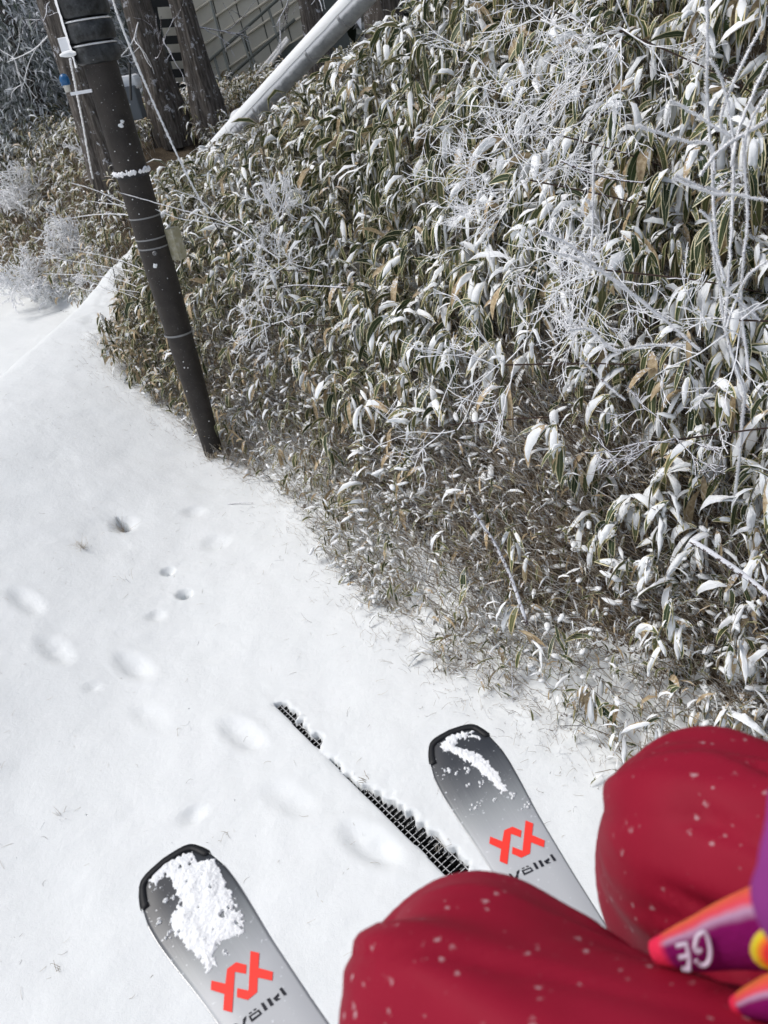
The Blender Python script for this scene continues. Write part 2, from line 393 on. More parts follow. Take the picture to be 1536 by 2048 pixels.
def strands(acc, A, B, bend, r0, r1, var, K=4, J=3):
    """bent thin tubes from A to B (M,3), bend (M,3) offset at the middle"""
    Mn = len(A); s = np.linspace(0, 1, K)[None, :, None]
    P = A[:, None] * (1 - s) + B[:, None] * s + bend[:, None] * (4 * s * (1 - s))
    ax = B - A; ax = ax / np.maximum(np.linalg.norm(ax, axis=1, keepdims=True), 1e-6)
    ref = np.where(np.abs(ax[:, 2:3]) > 0.9, np.array([[1.0, 0, 0]]), np.array([[0, 0, 1.0]]))
    u = np.cross(ax, ref); u /= np.maximum(np.linalg.norm(u, axis=1, keepdims=True), 1e-6); v = np.cross(ax, u)
    th = np.arange(J) * 2 * np.pi / J
    ring = u[:, None] * np.cos(th)[None, :, None] + v[:, None] * np.sin(th)[None, :, None]
    rr = (r0[:, None] * (1 - s[..., 0]) + r1[:, None] * s[..., 0])
    V = P[:, :, None] + ring[:, None] * rr[:, :, None, None]
    acc.add(V.reshape(-1, 3), q=grid_quads(K, J, Mn, wrap=True), var=np.repeat(var, K * J))
def tube(acc, pts, radii, J=8, var=0.0, caps=True, jit=0.0, r_=None):
    pts = np.asarray(pts, float); K = len(pts); radii = np.broadcast_to(np.asarray(radii, float), (K,))
    tg = np.gradient(pts, axis=0); tg /= np.maximum(np.linalg.norm(tg, axis=1, keepdims=True), 1e-9)
    ref = np.array([0, 0, 1.0]) if abs(tg[0][2]) < 0.9 else np.array([1.0, 0, 0])
    u = np.cross(tg[0], ref); u /= np.linalg.norm(u)
    rows = []
    th = np.arange(J) * 2 * np.pi / J
    for k in range(K):
        u = u - tg[k] * (u @ tg[k]); u /= np.linalg.norm(u); v = np.cross(tg[k], u)
        rr = radii[k] * (1 + (jit * (r_.random(J) - 0.5) if jit else 0))
        rows.append(pts[k] + (np.cos(th) * rr)[:, None] * u + (np.sin(th) * rr)[:, None] * v)
    V = np.concatenate(rows); q = grid_quads(K, J, 1, True)[:, ::-1]
    t = None
    if caps:
        V = np.concatenate([V, pts[:1], pts[-1:]]); a = K * J
        t = [[(j + 1) % J, j, a][::-1] for j in range(J)] + [[(K - 1) * J + j, (K - 1) * J + (j + 1) % J, a + 1] for j in range(J)]
    acc.add(V, q=q, t=t, var=var)
def box_geo(acc, c, ax, ay, az_, var=0.0):
    """box centred c with half axis vectors"""
    c, ax, ay, az_ = map(lambda x: np.asarray(x, float), (c, ax, ay, az_))
    V = [c + sx_ * ax + sy * ay + sz * az_ for sx_ in (-1, 1) for sy in (-1, 1) for sz in (-1, 1)]
    q = [[0, 1, 3, 2], [4, 6, 7, 5], [0, 4, 5, 1], [2, 3, 7, 6], [0, 2, 6, 4], [1, 5, 7, 3]]
    acc.add(V, q=q, var=var)
def solid(name, build, material, parent=None, smooth=False, bevel=0.0, off=None):
    a = Acc(); build(a); me = a.mesh(name, smooth, off); o = link(name, me, material, parent)
    if bevel:
        b = o.modifiers.new('bevel', 'BEVEL'); b.width = bevel; b.segments = 2; b.limit_method = 'ANGLE'
    return o
def smoothpath(pts, n):
    pts = np.asarray(pts, float); K = len(pts)
    c = np.concatenate([[0], np.cumsum(np.linalg.norm(np.diff(pts, axis=0), axis=1))]); c /= c[-1]
    s = np.linspace(0, 1, n)
    P = np.concatenate([[2 * pts[0] - pts[1]], pts, [2 * pts[-1] - pts[-2]]])
    out = []
    for x in s:
        i = min(max(np.searchsorted(c, x, side='right') - 1, 0), K - 2); f_ = (x - c[i]) / max(c[i + 1] - c[i], 1e-9)
        p0, p1, p2, p3 = P[i], P[i + 1], P[i + 2], P[i + 3]
        out.append(0.5 * (2 * p1 + (p2 - p0) * f_ + (2 * p0 - 5 * p1 + 4 * p2 - p3) * f_ ** 2 + (3 * p1 - p0 - 3 * p2 + p3) * f_ ** 3))
    return np.array(out)

# ------------------------------------------------------------------ terrain
FT = [-8, 1.5, 2.5, 3.3, 4.1, 5.0, 5.8, 6.6, 7.5, 8.8, 10, 13, 16, 60]
FN = [2.1, 1.98, 1.86, 1.93, 2.12, 2.34, 2.26, 2.22, 2.18, 2.30, 3.1, 3.1, 2.8, 2.8]
def foot(t): return np.interp(t, FT, FN)
def ztop(t): return np.interp(t, [-8, 3.5, 5.5, 7, 8.5, 9.6, 10.5, 13, 40], [3.4, 3.0, 2.25, 2.0, 1.62, 1.15, 1.0, 1.85, 2.3])
def zrise(t): return np.interp(t, [-8, 5, 6.2, 8, 10, 14], [.35, .40, .22, .14, .14, .05])
def crest(t, n):
    s = (t - 8.08) * -0.717 + (n - 1.14) * 0.697
    r = (t - 8.08) * 0.697 + (n - 1.14) * 0.717
    return s, r
def zc(r): return np.interp(r, [-6, 0, 1.85, 3.9, 6], [0.55, 0.70, 0.80, 1.07, 1.7])
def ground(t, n, detail=True):
    t = np.asarray(t, float); n = np.asarray(n, float)
    nr = n - foot(t)
    zt = ztop(t) + zrise(t) * np.clip(nr - 1.6, 0, 4.5)
    raw = np.where(nr > 0, 1.06 * nr * nr / (nr + 0.25), 0)
    k = 0.25
    h = np.clip(0.5 + 0.5 * (zt - raw) / k, 0, 1); bank = raw * h + zt * (1 - h) - k * h * (1 - h) * np.where(raw > 0.3, 1, 0)
    s, r = crest(t, n)
    md = np.where(s > 0, sstep(1 - s / 3.0) ** 1.1, sstep(1 + s / 1.0)) * zc(r)
    md = np.where(s > 0, md, md)
    z = np.maximum(bank, md)
    if detail:
        on = sstep(1 - nr / 0.4)
        z = z + 0.06 * fbm(t * 0.9, n * 0.9, 3) + .010 * fbm(t * 6.5, n * 6.5, 3) * on + 0.028 * fbm(t * 3.1 + 5, n * 3.1, 3) * on + 0.006 * fbm(t * 14, n * 14, 3)
        z = z + (1 - on) * 0.12 * fbm(t * 4, n * 4, 3)
        lump = sstep(1 - np.abs(nr - 0.05) / 0.35); z = z + lump * 0.06 * fbm(t * 9, n * 9, 3)
    return z
PRINTS = [(4.83, .25, .05), (4.32, .24, .045), (3.92, .56, .055), (3.46, .46, .022), (2.97, .77, .055), (2.44, .73, .030), (1.96, .86, .06), (5.4, .12, .05), (1.45, .66, .05),
          (6.0, .3, .04)]
GAP0, GAP1 = 1.28, 3.02       # the drain shows between these t
def gap_mask(t, n):
    """>0 where there is no snow over the drain"""
    e = 0.030 * fbm(t * 16, n * 0 + 3, 3) + 0.034 * (vn(t * 36.4, n * 18) - 0.5)
    wdt = np.interp(t, [1.2, 1.8, 2.05, 2.18, 2.24, 2.40, 2.46, 2.55, 2.62, 2.75, 2.90, 3.0, 3.03], [.125, .110, .085, .060, .006, .000, .022, -.01, .036, .022, .050, .036, -.02])
    nl = 1.008 + 0.003 * fbm(t * 9, n * 0, 2)
    a = n - nl; b = (nl + wdt * .80 + e * 1.3) - n
    ms = np.minimum(a, b)
    ms = np.minimum(ms, np.minimum(t - GAP0, GAP1 - t))
    for (ct, cn, rt, rn) in ((5.36, 1.12, .060, .036), (4.33, 1.10, .026, .022), (4.64, 1.13, .012, .009)):
        q = 1 - np.sqrt(((t - ct) / rt) ** 2 + ((n - cn) / rn) ** 2) + 0.5 * fbm(t * 40, n * 40, 2)
        ms = np.maximum(ms, q * rn)
    return ms
def snow_height(t, n):
    z = ground(t, n)
    for (ct, cn, dp) in PRINTS:
        u = (t - ct) / .145; v = (n - cn + 0.15 * (t - ct)) / .062
        rr = np.sqrt(u ** 2 + v ** 2)
        z = z - dp * .50 * sstep(1.35 - rr) * (1 + 1.2 * fbm(t * 9, n * 9, 2)) + 0.004 * np.exp(-((rr - 1.5) / .35) ** 2) * (dp / .05)
    for (ct, cn, rt) in ((5.34, 1.12, .09), (4.33, 1.10, .05), (4.64, 1.13, .045)):
        z = z - 0.032 * sstep(1.4 - np.hypot(t - ct, n - cn) / rt)
    for (ct, cn, rt) in ((4.25, .86, .05), (4.72, 1.55, .09), (5.2, 1.62, .07), (3.9, .3, .03), (2.7, .35, .05)):
        z = z - 0.022 * sstep(1.4 - np.hypot(t - ct, n - cn) / rt)
    g = gap_mask(t, n)
    edge = np.clip(1 + g / 0.03, 0, 1)
    z = z + np.where(g > -0.03, -0.012 * edge ** 2, 0)
    return np.where(g > 0, -0.10, z), g
def axis_(a, parts, b):
    out = []
    for lo, hi, st in parts: out.append(np.arange(lo, hi, st))
    return np.unique(np.round(np.concatenate([a] + out + [b]), 5))
ts = axis_([-80, -50, -30, -15, -8, -5, -3, -2, -1.4], [(-1, 1.25, .04), (1.25, 3.08, .008), (3.08, 4.25, .026), (4.25, 4.72, .010), (4.72, 5.25, .026), (5.25, 5.42, .010), (5.42, 12, .03), (12, 20, .12), (20, 60, 1.0)], [65, 75, 90, 120, 160])
ns = axis_([-100, -60, -40, -20, -12, -8, -6, -4.5, -3.5, -2.8, -2.2, -1.7, -1.3], [(-1, .85, .03), (.85, .99, .02), (.99, 1.20, .006), (1.20, 4.5, .028), (4.5, 7, .06), (7, 12, .2), (12, 40, 1.0)], [45, 60, 80, 120])
TT, NN = np.meshgrid(ts, ns, indexing='ij')
ZZ, GG = snow_height(TT, NN)
V = W(TT, NN, ZZ).reshape(-1, 3)
q = grid_quads(len(ts), len(ns))
ing = (GG.ravel() > 0)[q].all(1)
q = q[~ing]
nr = (NN - foot(TT)); s_, r_ = crest(TT, NN)
lit_ = sstep((nr - 0.12) / 0.5) * 0.70 + np.where(nr > 0, 0.10, 0) * 1.0
lit_ = np.where((np.abs(s_) < 0.7) & (r_ > -3) & (r_ < 3.9), 0, lit_)
lit_ = np.where((s_ > 0) & (s_ < 3) & (nr < .3), lit_ * .3, lit_)
lit_ = lit_ + 0.35 * sstep(1 - np.abs(nr - 0.03) / 0.14) * (vn(TT * 12, NN * 12) > 0.62)
lit_ = np.where(GG > -0.02, 0, lit_)
me = make_mesh('snow_ground', V, [q[:, ::-1]], {'litter': lit_.ravel()})
tag(link('snow_ground', me, M['ground']), 'white snow cover with footprints beside the bamboo grass bank', 'ground', kind='structure')

# far hillside behind the trees (so the wood has something to stand on)
hx = np.linspace(-70, 90, 60); hy = np.linspace(0, 60, 24)
HX, HY = np.meshgrid(hx, hy, indexing='ij')
HP = W(34 + HY, HX, 1.2 + HY * 0.75 + 3 * fbm(HX * .1, HY * .1, 3))
me = make_mesh('hillside', HP.reshape(-1, 3), [grid_quads(60, 24)], {'litter': np.full(HX.size, 0.55)})
tag(link('hillside', me, M['ground']), 'wooded hillside rising behind the trees', 'hillside', kind='structure')

# ------------------------------------------------------------------ drain with iron grate
dr = empty('drain_grate', W(2.2, 1.06, -0.04), 'narrow iron drain grate showing through a long gap in the snow', 'drain grate')
do = np.array(dr.location)
def dbox(t0, t1, n0, n1, z0, z1):
    def b(a): box_geo(a, W((t0 + t1) / 2, (n0 + n1) / 2, (z0 + z1) / 2), T * (t1 - t0) / 2, N * (n1 - n0) / 2, UP * (z1 - z0) / 2)
    return b
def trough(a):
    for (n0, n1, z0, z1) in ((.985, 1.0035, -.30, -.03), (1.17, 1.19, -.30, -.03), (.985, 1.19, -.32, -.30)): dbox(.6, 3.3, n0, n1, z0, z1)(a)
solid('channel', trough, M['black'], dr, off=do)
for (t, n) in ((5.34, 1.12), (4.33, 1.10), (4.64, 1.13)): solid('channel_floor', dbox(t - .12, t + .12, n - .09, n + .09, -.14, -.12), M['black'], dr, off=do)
for n0 in (1.007, 1.034, 1.098, 1.163):
    solid('bar', dbox(1.2, 3.1, n0 - .0022, n0 + .0022, -.064, -.032), M['grate'], dr, off=do)
slat_me = None
k = 0
for t in np.arange(1.22, 3.08, 0.0275):
    if slat_me is None:
        a = Acc(); box_geo(a, (0, 0, 0), T * .0019, N * .080, UP * .013); slat_me = a.mesh('slat', False)
    o = link('slat', slat_me, M['grate'], dr); o.location = Vector(W(t, 1.085, -.0485) - do)

# ------------------------------------------------------------------ dwarf bamboo on the bank
def in_view(P, mx=140, my=140, dmin=0.7):
    x, y, d = pix(P); return (x > -mx) & (x < 1536 + mx) & (y > -my) & (y < 2048 + my) & (d > dmin)
def frame_up(a): return a
def clump(base, top, r_, nl, size, snowp, deadp, wide=1.0, outw=None, K=6):
    """leaf arrays for one or many plants: base (M,3) = top of culm; returns dict of arrays for all leaves"""
    Mn = len(top)
    B = np.repeat(top, nl, 0) + r_.normal(0, 0.014, (Mn * nl, 3))
    oa = np.repeat(outw, nl)
    az = oa + r_.normal(0, 1.0, Mn * nl)
    e0 = r_.normal(-0.28, 0.5, Mn * nl)
    dr_ = r_.uniform(0.7, 2.3, Mn * nl)
    L = np.repeat(size, nl) * r_.uniform(0.5, 1.3, Mn * nl)
    Wd = L * r_.uniform(0.14, 0.24, Mn * nl) * wide
    roll = r_.normal(0, 0.7, Mn * nl)
    B = B - UP * (r_.random(Mn * nl) ** 2 * .12)[:, None]
    return B, az, e0, dr_, L, Wd, roll
OUT_AZ = math.atan2(-N[1], -N[0])            # downhill
def plant_field(seed, t0, t1, n0, n1, count, far=False):
    r_ = np.random.default_rng(seed)
    t = r_.uniform(t0, t1, count); nr_ = n0 + (n1 - n0) * r_.random(count)
    n = foot(t) + nr_
    z = ground(t, n)
    s_, rr = crest(t, n)
    ok = ~((np.abs(s_) < 0.30) & (rr < 4.2)) & ~((s_ > 0) & (s_ < .75) & (rr < 2.0))
    # thin out towards the foot
    rt = .62 * sstep((2.15 - t) / .8) + .55 * np.exp(-((t - 4.9) / 1.6) ** 2) + 1.3 * np.exp(-((t - 7.6) / 1.2) ** 2 - ((n - 2.55) / .6) ** 2)
    ok &= r_.random(count) < np.clip(0.02 + (nr_ - .35) * 0.62 + rt + 1.1 * (fbm(t * 1.1, n * 1.1, 3)), 0.03, 1)
    P = W(t, n, z)
    hd = np.linalg.norm((P - HOLLOW) * np.array([1, 1, .8]), axis=1); ok &= r_.random(count) > .88 * np.exp(-(hd / .60) ** 2)
    hd = np.linalg.norm((P - HOLLOW2), axis=1); ok &= r_.random(count) > .8 * np.exp(-(hd / .25) ** 2)
    ok &= in_view(P)
    # keep the walls of the pipe run clear
    pa, pb = PIPE_A, PIPE_B
    ab = (pb - pa); L_ = np.linalg.norm(ab); ab = ab / L_
    rel = P - pa; al = rel @ ab; perp = rel - al[:, None] * ab
    nside = perp @ N
    ok &= ~((np.abs(nside) < 0.30) & (al > -0.6) & (al < L_ + 3))
    return t[ok], n[ok], nr_[ok], P[ok], r_
HOLLOW = D(1180, 780, 3.35); HOLLOW2 = D(1500, 250, 3.7)
PIPE_A = D(450, 285, 10.5); PIPE_B = D(720, 0, 8.0)
stemA, leafA, capA = Acc(), Acc(), Acc()
NEAR = []        # plants kept as individuals
def snow_prob(t, nr_):
    return np.clip(0.42 * sstep(nr_ / 1.5) + 0.10 + 0.40 * sstep((3.4 - t) / 2.6) + 1.0 * fbm(t * 0.9 + 3, nr_ * 1.2, 2) - 0.12 * sstep((t - 5) / 3), 0.05, 0.85)
t, n, nr_, P, r_ = plant_field(1, -0.6, 11.5, 0.05, 5.2, 12500)
hc = r_.uniform(0.28, 0.60, len(t)) * np.clip(0.45 + nr_ * 0.5, 0.45, 1.0) * np.interp(t, [5, 7], [1, .72]) * (1 + .8 * np.exp(-((t - 7.6) / 1.2) ** 2 - ((n - 2.7) / .6) ** 2) + .7 * np.exp(-((t - 9.3) / .7) ** 2 - ((n - 4.3) / .5) ** 2))
lean = (-N)[None] * r_.uniform(0.05, 0.38, len(t))[:, None] + r_.normal(0, 0.12, (len(t), 3)) * np.array([1, 1, 0])
top = P + lean * hc[:, None] * 1.6 + UP * hc[:, None]
dist = np.linalg.norm(top - CC, axis=1)
# too close to the camera or the skier: drop
keep = dist > 1.5
t, n, nr_, P, hc, top, dist = [a[keep] for a in (t, n, nr_, P, hc, top, dist)]
x_, y_, d_ = pix(top)
# canopy outermost plants, nearest first, become individual things
score = d_ - 0.9 * (hc / 0.5) + 0.0
vis = (x_ > 10) & (x_ < 1526) & (y_ > 10) & (y_ < 1560) & (hc > 0.30) & (nr_ > 0.25)
occ = {}
order = np.argsort(score)
picked = []
for i in order:
    if not vis[i]: continue
    if x_[i] > 1150 and y_[i] > 1440: continue
    key = (int(x_[i] // 46), int(y_[i] // 46))
    if occ.get(key, 0) >= 1: continue
    occ[key] = occ.get(key, 0) + 1
    picked.append(i)
    if len(picked) >= 230: break
mask = np.ones(len(t), bool); mask[picked] = False
def emit(idx, nl, K, seed, leafacc, capacc, h=0.0085):
    rr = np.random.default_rng(seed)
    size = np.clip(0.11 + 0.07 * nr_[idx], 0.11, 0.205) * rr.uniform(.8, 1.2, len(idx))
    B, az, e0, dr_, L, Wd, roll = clump(P[idx], top[idx], rr, nl, size, None, None, 1.0, np.full(len(idx), OUT_AZ) + rr.normal(0, .7, len(idx)))
    Pn, d, side, nrm, hw = leaves(B, az, e0, dr_, L, Wd, roll, K)
    var = rr.random(len(az)) ** 1.0
    lowp = np.repeat(np.clip(1 - nr_[idx] / 1.2, 0, 1), nl)
    dead = rr.random(len(az)) < (0.10 + 0.35 * lowp)
    var = np.where(dead, 0.86 + 0.14 * var, var * 0.83)
    leaf_geo(leafacc, Pn, side, nrm, hw, var)
    sp = np.repeat(snow_prob(t[idx], nr_[idx]), nl)
    c = rr.random(len(az)) < sp
    s1 = rr.uniform(0.35, 1.12, c.sum())
    cap_geo(capacc, Pn[c], side[c], nrm[c], hw[c], L[c] / .16 * h * rr.uniform(.5, 1.25, c.sum()), s1, 5, seed)
idx = np.nonzero(mask & (dist < 6.5))[0]
emit(idx, 6, 6, 21, leafA, capA)
idx2 = np.nonzero(mask & (dist >= 6.5))[0]
emit(idx2, 6, 4, 22, leafA, capA, 0.009)
Mi = np.nonzero(mask)[0]
strands(stemA, P[Mi] - UP * .03, top[Mi], r_.normal(0, .03, (len(Mi), 3)), np.full(len(Mi), .0022), np.full(len(Mi), .0016), r_.random(len(Mi)), 4, 3)
# scattered lower leaves near the floor (dead ones and litter)
# dry culms and straw, dense at the foot of the bank
cnt = 40000
r_ = np.random.default_rng(5)
ts_ = r_.uniform(0.6, 9.5, cnt); nr2 = r_.beta(1.0, 1.7, cnt) * 3.2 - 0.04; nn_ = foot(ts_) + nr2
ss_, rr_ = crest(ts_, nn_)
PS = W(ts_, nn_, ground(ts_, nn_) - 0.02)
ok = in_view(PS, 60, 60, 1.2) & (np.linalg.norm(PS - CC, axis=1) > 1.7) & ~((ss_ > 0) & (ss_ < 1.1) & (rr_ < 2.2)) & ~((np.abs(ss_) < 0.5) & (rr_ < 4)) & (r_.random(cnt) < np.clip(.25 + nr2 * 1.4 + fbm(ts_ * 2.5, nn_ * 2.5, 2), 0, 1))
PS = PS[ok]; nr2 = nr2[ok]; k_ = len(PS)
ln = r_.uniform(.14, .60, k_) * np.clip(.35 + nr2 * .8, .35, 1)
dirn = (-N)[None] * r_.normal(.45, .35, k_)[:, None] + T[None] * r_.normal(.25, .4, k_)[:, None] + UP * r_.uniform(.5, 1.1, k_)[:, None]
dirn /= np.linalg.norm(dirn, axis=1, keepdims=True)
strawA = Acc()
strands(strawA, PS, PS + dirn * ln[:, None], r_.normal(0, 1, (k_, 3)) * (ln * .09)[:, None], r_.uniform(.0013, .0032, k_), r_.uniform(.0009, .0020, k_), np.clip(r_.normal(.64, .26, k_), 0, 1), 3, 3)
# fine tangled side twigs
k2 = 7000
ii = r_.integers(0, k_, k2); f_ = r_.uniform(.3, 1, k2)
A_ = PS[ii] + dirn[ii] * (ln[ii] * f_)[:, None]
dv = r_.normal(0, 1, (k2, 3)); dv[:, 2] = np.abs(dv[:, 2]) * .5; dv /= np.linalg.norm(dv, axis=1, keepdims=True)
strands(strawA, A_, A_ + dv * r_.uniform(.03, .12, k2)[:, None], r_.normal(0, .006, (k2, 3)), np.full(k2, .0014), np.full(k2, .0009), r_.random(k2), 3, 3)
# small narrow dry leaves among the straw, with little snow caps
k3 = 23000
ii = r_.integers(0, k_, k3)
B_ = PS[ii] + dirn[ii] * (ln[ii] * r_.uniform(.3, 1.0, k3))[:, None]
L3 = r_.uniform(.04, .12, k3)
Pn, d, side, nrm, hw = leaves(B_, OUT_AZ + r_.normal(0, 1.6, k3), r_.normal(.0, .7, k3), r_.uniform(.3, 2.0, k3), L3, L3 * r_.uniform(.08, .19, k3), r_.normal(0, .8, k3), 4)
v3 = np.where(r_.random(k3) < .30, .9 + .1 * r_.random(k3), r_.random(k3) * .83)
leaf_geo(leafA, Pn, side, nrm, hw, v3)
c = r_.random(k3) < .33
cap_geo(capA, Pn[c], side[c], nrm[c], hw[c], r_.uniform(.003, .007, c.sum()), r_.uniform(.6, 1.1, c.sum()), 4, 3)
# loose lumps of snow caught in the straw
k4 = 5200; ii = r_.integers(0, k_, k4); c_ = PS[ii] + dirn[ii] * (ln[ii] * r_.uniform(.5, 1.0, k4))[:, None]
ok4 = fbm(c_[:, 0] * 2.2, c_[:, 1] * 2.2, 2) > -.05; c_ = c_[ok4]; k4 = len(c_)
ell = r_.uniform(.006, .020, (k4, 1)); th4 = np.linspace(0, 2 * np.pi, 7)[:-1]
az4 = r_.uniform(0, 6.28, k4); st4 = r_.uniform(1, 3.2, k4)
ring = np.stack([np.cos(th4), np.sin(th4)], -1)
def lump(scale, zz4):
    x = ring[None, :, 0] * ell * scale * st4[:, None] * r_.uniform(.75, 1.25, (k4, 6)); y = ring[None, :, 1] * ell * scale * r_.uniform(.75, 1.25, (k4, 6))
    return c_[:, None] + np.stack([x * np.cos(az4)[:, None] - y * np.sin(az4)[:, None], x * np.sin(az4)[:, None] + y * np.cos(az4)[:, None], np.broadcast_to(ell * zz4, x.shape) - x * .3], -1)
Vl = np.stack([lump(.5, -.25), lump(1.0, .1), lump(.8, .6), lump(.05, .85)], 1)
capA.add(Vl.reshape(-1, 3), q=grid_quads(4, 6, k4, True))
o = link('bamboo_leaves', leafA.mesh('bamboo_leaves'), M['leaf']); tag(o, 'mass of dwarf bamboo leaves with cream margins covering the bank', 'dwarf bamboo', kind='stuff')
o = link('bamboo_snow', capA.mesh('bamboo_snow'), M['snow']); tag(o, 'snow lying on the mass of dwarf bamboo leaves', 'snow', kind='stuff')
o = link('bamboo_stems', stemA.mesh('bamboo_stems'), M['stem']); tag(o, 'mass of thin bamboo grass stems under the leaves of the bank', 'stems', kind='stuff')
o = link('dry_straw', strawA.mesh('dry_straw'), M['stem']); tag(o, 'tangle of dry frosted straw stems along the foot of the bank', 'dry grass', kind='stuff')

# individual clumps ------------------------------------------------
KIN = [
 ('snowy', 'dwarf bamboo clump bowed under thick snow high on the bank', 'snow laden bamboo clumps high on the bank'),
 ('green', 'dwarf bamboo clump with mostly bare cream edged green leaves high on the bank', 'bare green bamboo clumps high on the bank'),
 ('snowy', 'snow covered dwarf bamboo clump on the lower bank near the red trousers', 'snow laden bamboo clumps on the lower right bank'),
 ('green', 'green dwarf bamboo clump low on the bank near the dark pole', 'green bamboo clumps low beside the pole'),
 ('mixed', 'small dwarf bamboo clump among dry straw halfway down the bank', 'small bamboo clumps in the straw'),
]
CL = []; CLS = []
for pi, i in enumerate(picked):
    rr = np.random.default_rng(1000 + pi)
    X_, Y_ = x_[i], y_[i]
    if X_ < 520 and Y_ > 430: kx = 3; sp = .12
    elif X_ > 1080 and Y_ > 780: kx = 2; sp = .86
    elif Y_ > 820: kx = 4; sp = .34
    else:
        sn = fbm(np.array(X_ / 190.0), np.array(Y_ / 190.0), 2) > -0.06 - .06 * (X_ > 900)
        kx = 0 if sn else 1; sp = .80 if sn else .2
    nl = int(rr.integers(6, 9))
    root = empty('bamboo_clump', P[i]); capn = 0; tipn = 0; CL.append(root)
    tp = top[i]
    size = np.array([min(max(0.13 + 0.06 * nr_[i], .14), .205) * rr.uniform(.9, 1.2)])
    B, az, e0, dr_, L, Wd, roll = clump(None, tp[None], rr, nl, size, None, None, 1.0, np.array([OUT_AZ + rr.normal(0, .5)]))
    Pn, d, side, nrm, hw = leaves(B, az, e0, dr_, L, Wd, roll, 9)
    sa = Acc()
    mid = (P[i] + tp) / 2 + rr.normal(0, .02, 3)
    tube(sa, smoothpath([P[i] - UP * .03, mid, tp], 5), [.0028, .0026, .0024, .0022, .002], 5, var=rr.random())
    link('stem', sa.mesh('stem', off=P[i]), M['stem'], root)
    for j in range(nl):
        la = Acc(); v = rr.random() * .83 if rr.random() > .12 else .92
        leaf_geo(la, Pn[j:j+1], side[j:j+1], nrm[j:j+1], hw[j:j+1], np.array([v]))
        lo = link('leaf', la.mesh('leaf', off=P[i]), M['leaf'], root)
        if v > .84: tipn += 1
        if rr.random() < sp:
            capn += 1
            ca = Acc(); cap_geo(ca, Pn[j:j+1], side[j:j+1], nrm[j:j+1], hw[j:j+1], np.array([L[j] / .16 * .0105 * rr.uniform(.6, 1.2)]), rr.uniform(.38, 1.12, 1), 7, 50 * pi + j)
            link('snow_cap', ca.mesh('snow_cap', off=P[i]), M['snow'], lo)

    CLS.append((X_, Y_, capn / nl, tipn, float(size[0]), root))
LM = [(640, 250, 'just below the snowy pipe'), (820, 120, 'near the grey trunk at the top'), (1010, 110, 'under the curling top twigs'), (1240, 120, 'around the hanging rimed thicket'),
      (1480, 110, 'in the top right corner'), (1450, 380, 'behind the tall rimed shrub'), (1210, 340, 'between the two rimed thickets'), (1000, 340, 'beside the loose twig heap'),
      (760, 420, 'midway between plume and twig heap'), (560, 350, 'by the pale rimed plume'), (320, 620, 'left of the dark pole'), (500, 620, 'right of the dark pole'),
      (720, 680, 'on the middle of the bank'), (930, 560, 'left of the centre twig tangle'), (1210, 700, 'under the centre twig tangle'), (1460, 700, 'below the tall rimed shrub'),
      (1330, 960, 'over the dark hollow at right'), (1460, 1240, 'above the red trousers'), (1090, 960, 'beside the bent dead branch'), (860, 900, 'over the lower straw slope'),
      (680, 1020, 'at the lower left bank foot'), (1040, 1230, 'at the bank foot above the ski')]
def clstate(c, dead):
    if c > .66: return 'buried under thick snow'
    if c > .4: return 'half covered with snow'
    if c > .12: return 'green with a little snow'
    return 'bare and green' if dead == 0 else 'bare with dead straw leaves'
bk = {}
ORD = ['first', 'second', 'third', 'fourth', 'fifth', 'sixth', 'seventh', 'eighth', 'ninth', 'tenth', 'eleventh', 'twelfth', 'thirteenth', 'fourteenth', 'fifteenth', 'sixteenth', 'seventeenth', 'eighteenth', 'nineteenth', 'twentieth', 'twenty-first', 'twenty-second', 'twenty-third', 'twenty-fourth', 'twenty-fifth', 'twenty-sixth', 'twenty-seventh', 'twenty-eighth', 'twenty-ninth', 'thirtieth']
for (X_, Y_, c_, dd, sz, root) in CLS:
    k_ = min(LM, key=lambda l: (l[0] - X_) ** 2 + (l[1] - Y_) ** 2)[2]
    bk.setdefault((k_, clstate(c_, dd)), []).append((X_, Y_, sz, root))
for (pl_, stt), mem in bk.items():
    base_ = 'dwarf bamboo clump ' + stt + ' ' + pl_
    names = {}; mem = sorted(mem, key=lambda m_: m_[1])
    for k_, m_ in enumerate(mem):
        names[id(m_)] = base_ if len(mem) == 1 else ('topmost ' if k_ == 0 else 'lowest ' if k_ == len(mem) - 1 else ORD[k_] + ' highest ') + base_
    for m_ in mem: tag(m_[3], names[id(m_)], 'dwarf bamboo', 'dwarf bamboo clumps ' + stt + ' ' + pl_)

# far dwarf bamboo beyond the ridge and the pipe -------------------
r_ = np.random.default_rng(77)
cnt = 9000
t = r_.uniform(9.6, 24, cnt); n = r_.uniform(2.9, 12, cnt)
nrf = n - foot(t); s_, rr_ = crest(t, n)
Pz = W(t, n, ground(t, n))
rel = Pz - PIPE_A; ab = (PIPE_B - PIPE_A) / np.linalg.norm(PIPE_B - PIPE_A)
beyond = ((Pz @ N) - ((PIPE_A @ N)) > 0.35) | (s_ < -0.45)
ok = (nrf > 0.1) & in_view(Pz, 200, 200) & beyond & ((s_ < -0.4) | (n > 5.9)) & (r_.random(cnt) < np.clip(0.75 + fbm(t * .8, n * .8, 3) * 1.6, 0, 1))
Pz = Pz[ok]; t = t[ok]; n = n[ok]
hc_ = r_.uniform(.25, .6, len(t)); tp = Pz + UP * hc_[:, None] - N * (hc_ * r_.uniform(0, .5, len(t)))[:, None]
farL, farC, farS = Acc(), Acc(), Acc()
nl = 6
B = np.repeat(tp, nl, 0) + r_.normal(0, .05, (len(tp) * nl, 3)); k_ = len(B)
L = r_.uniform(.11, .22, k_)
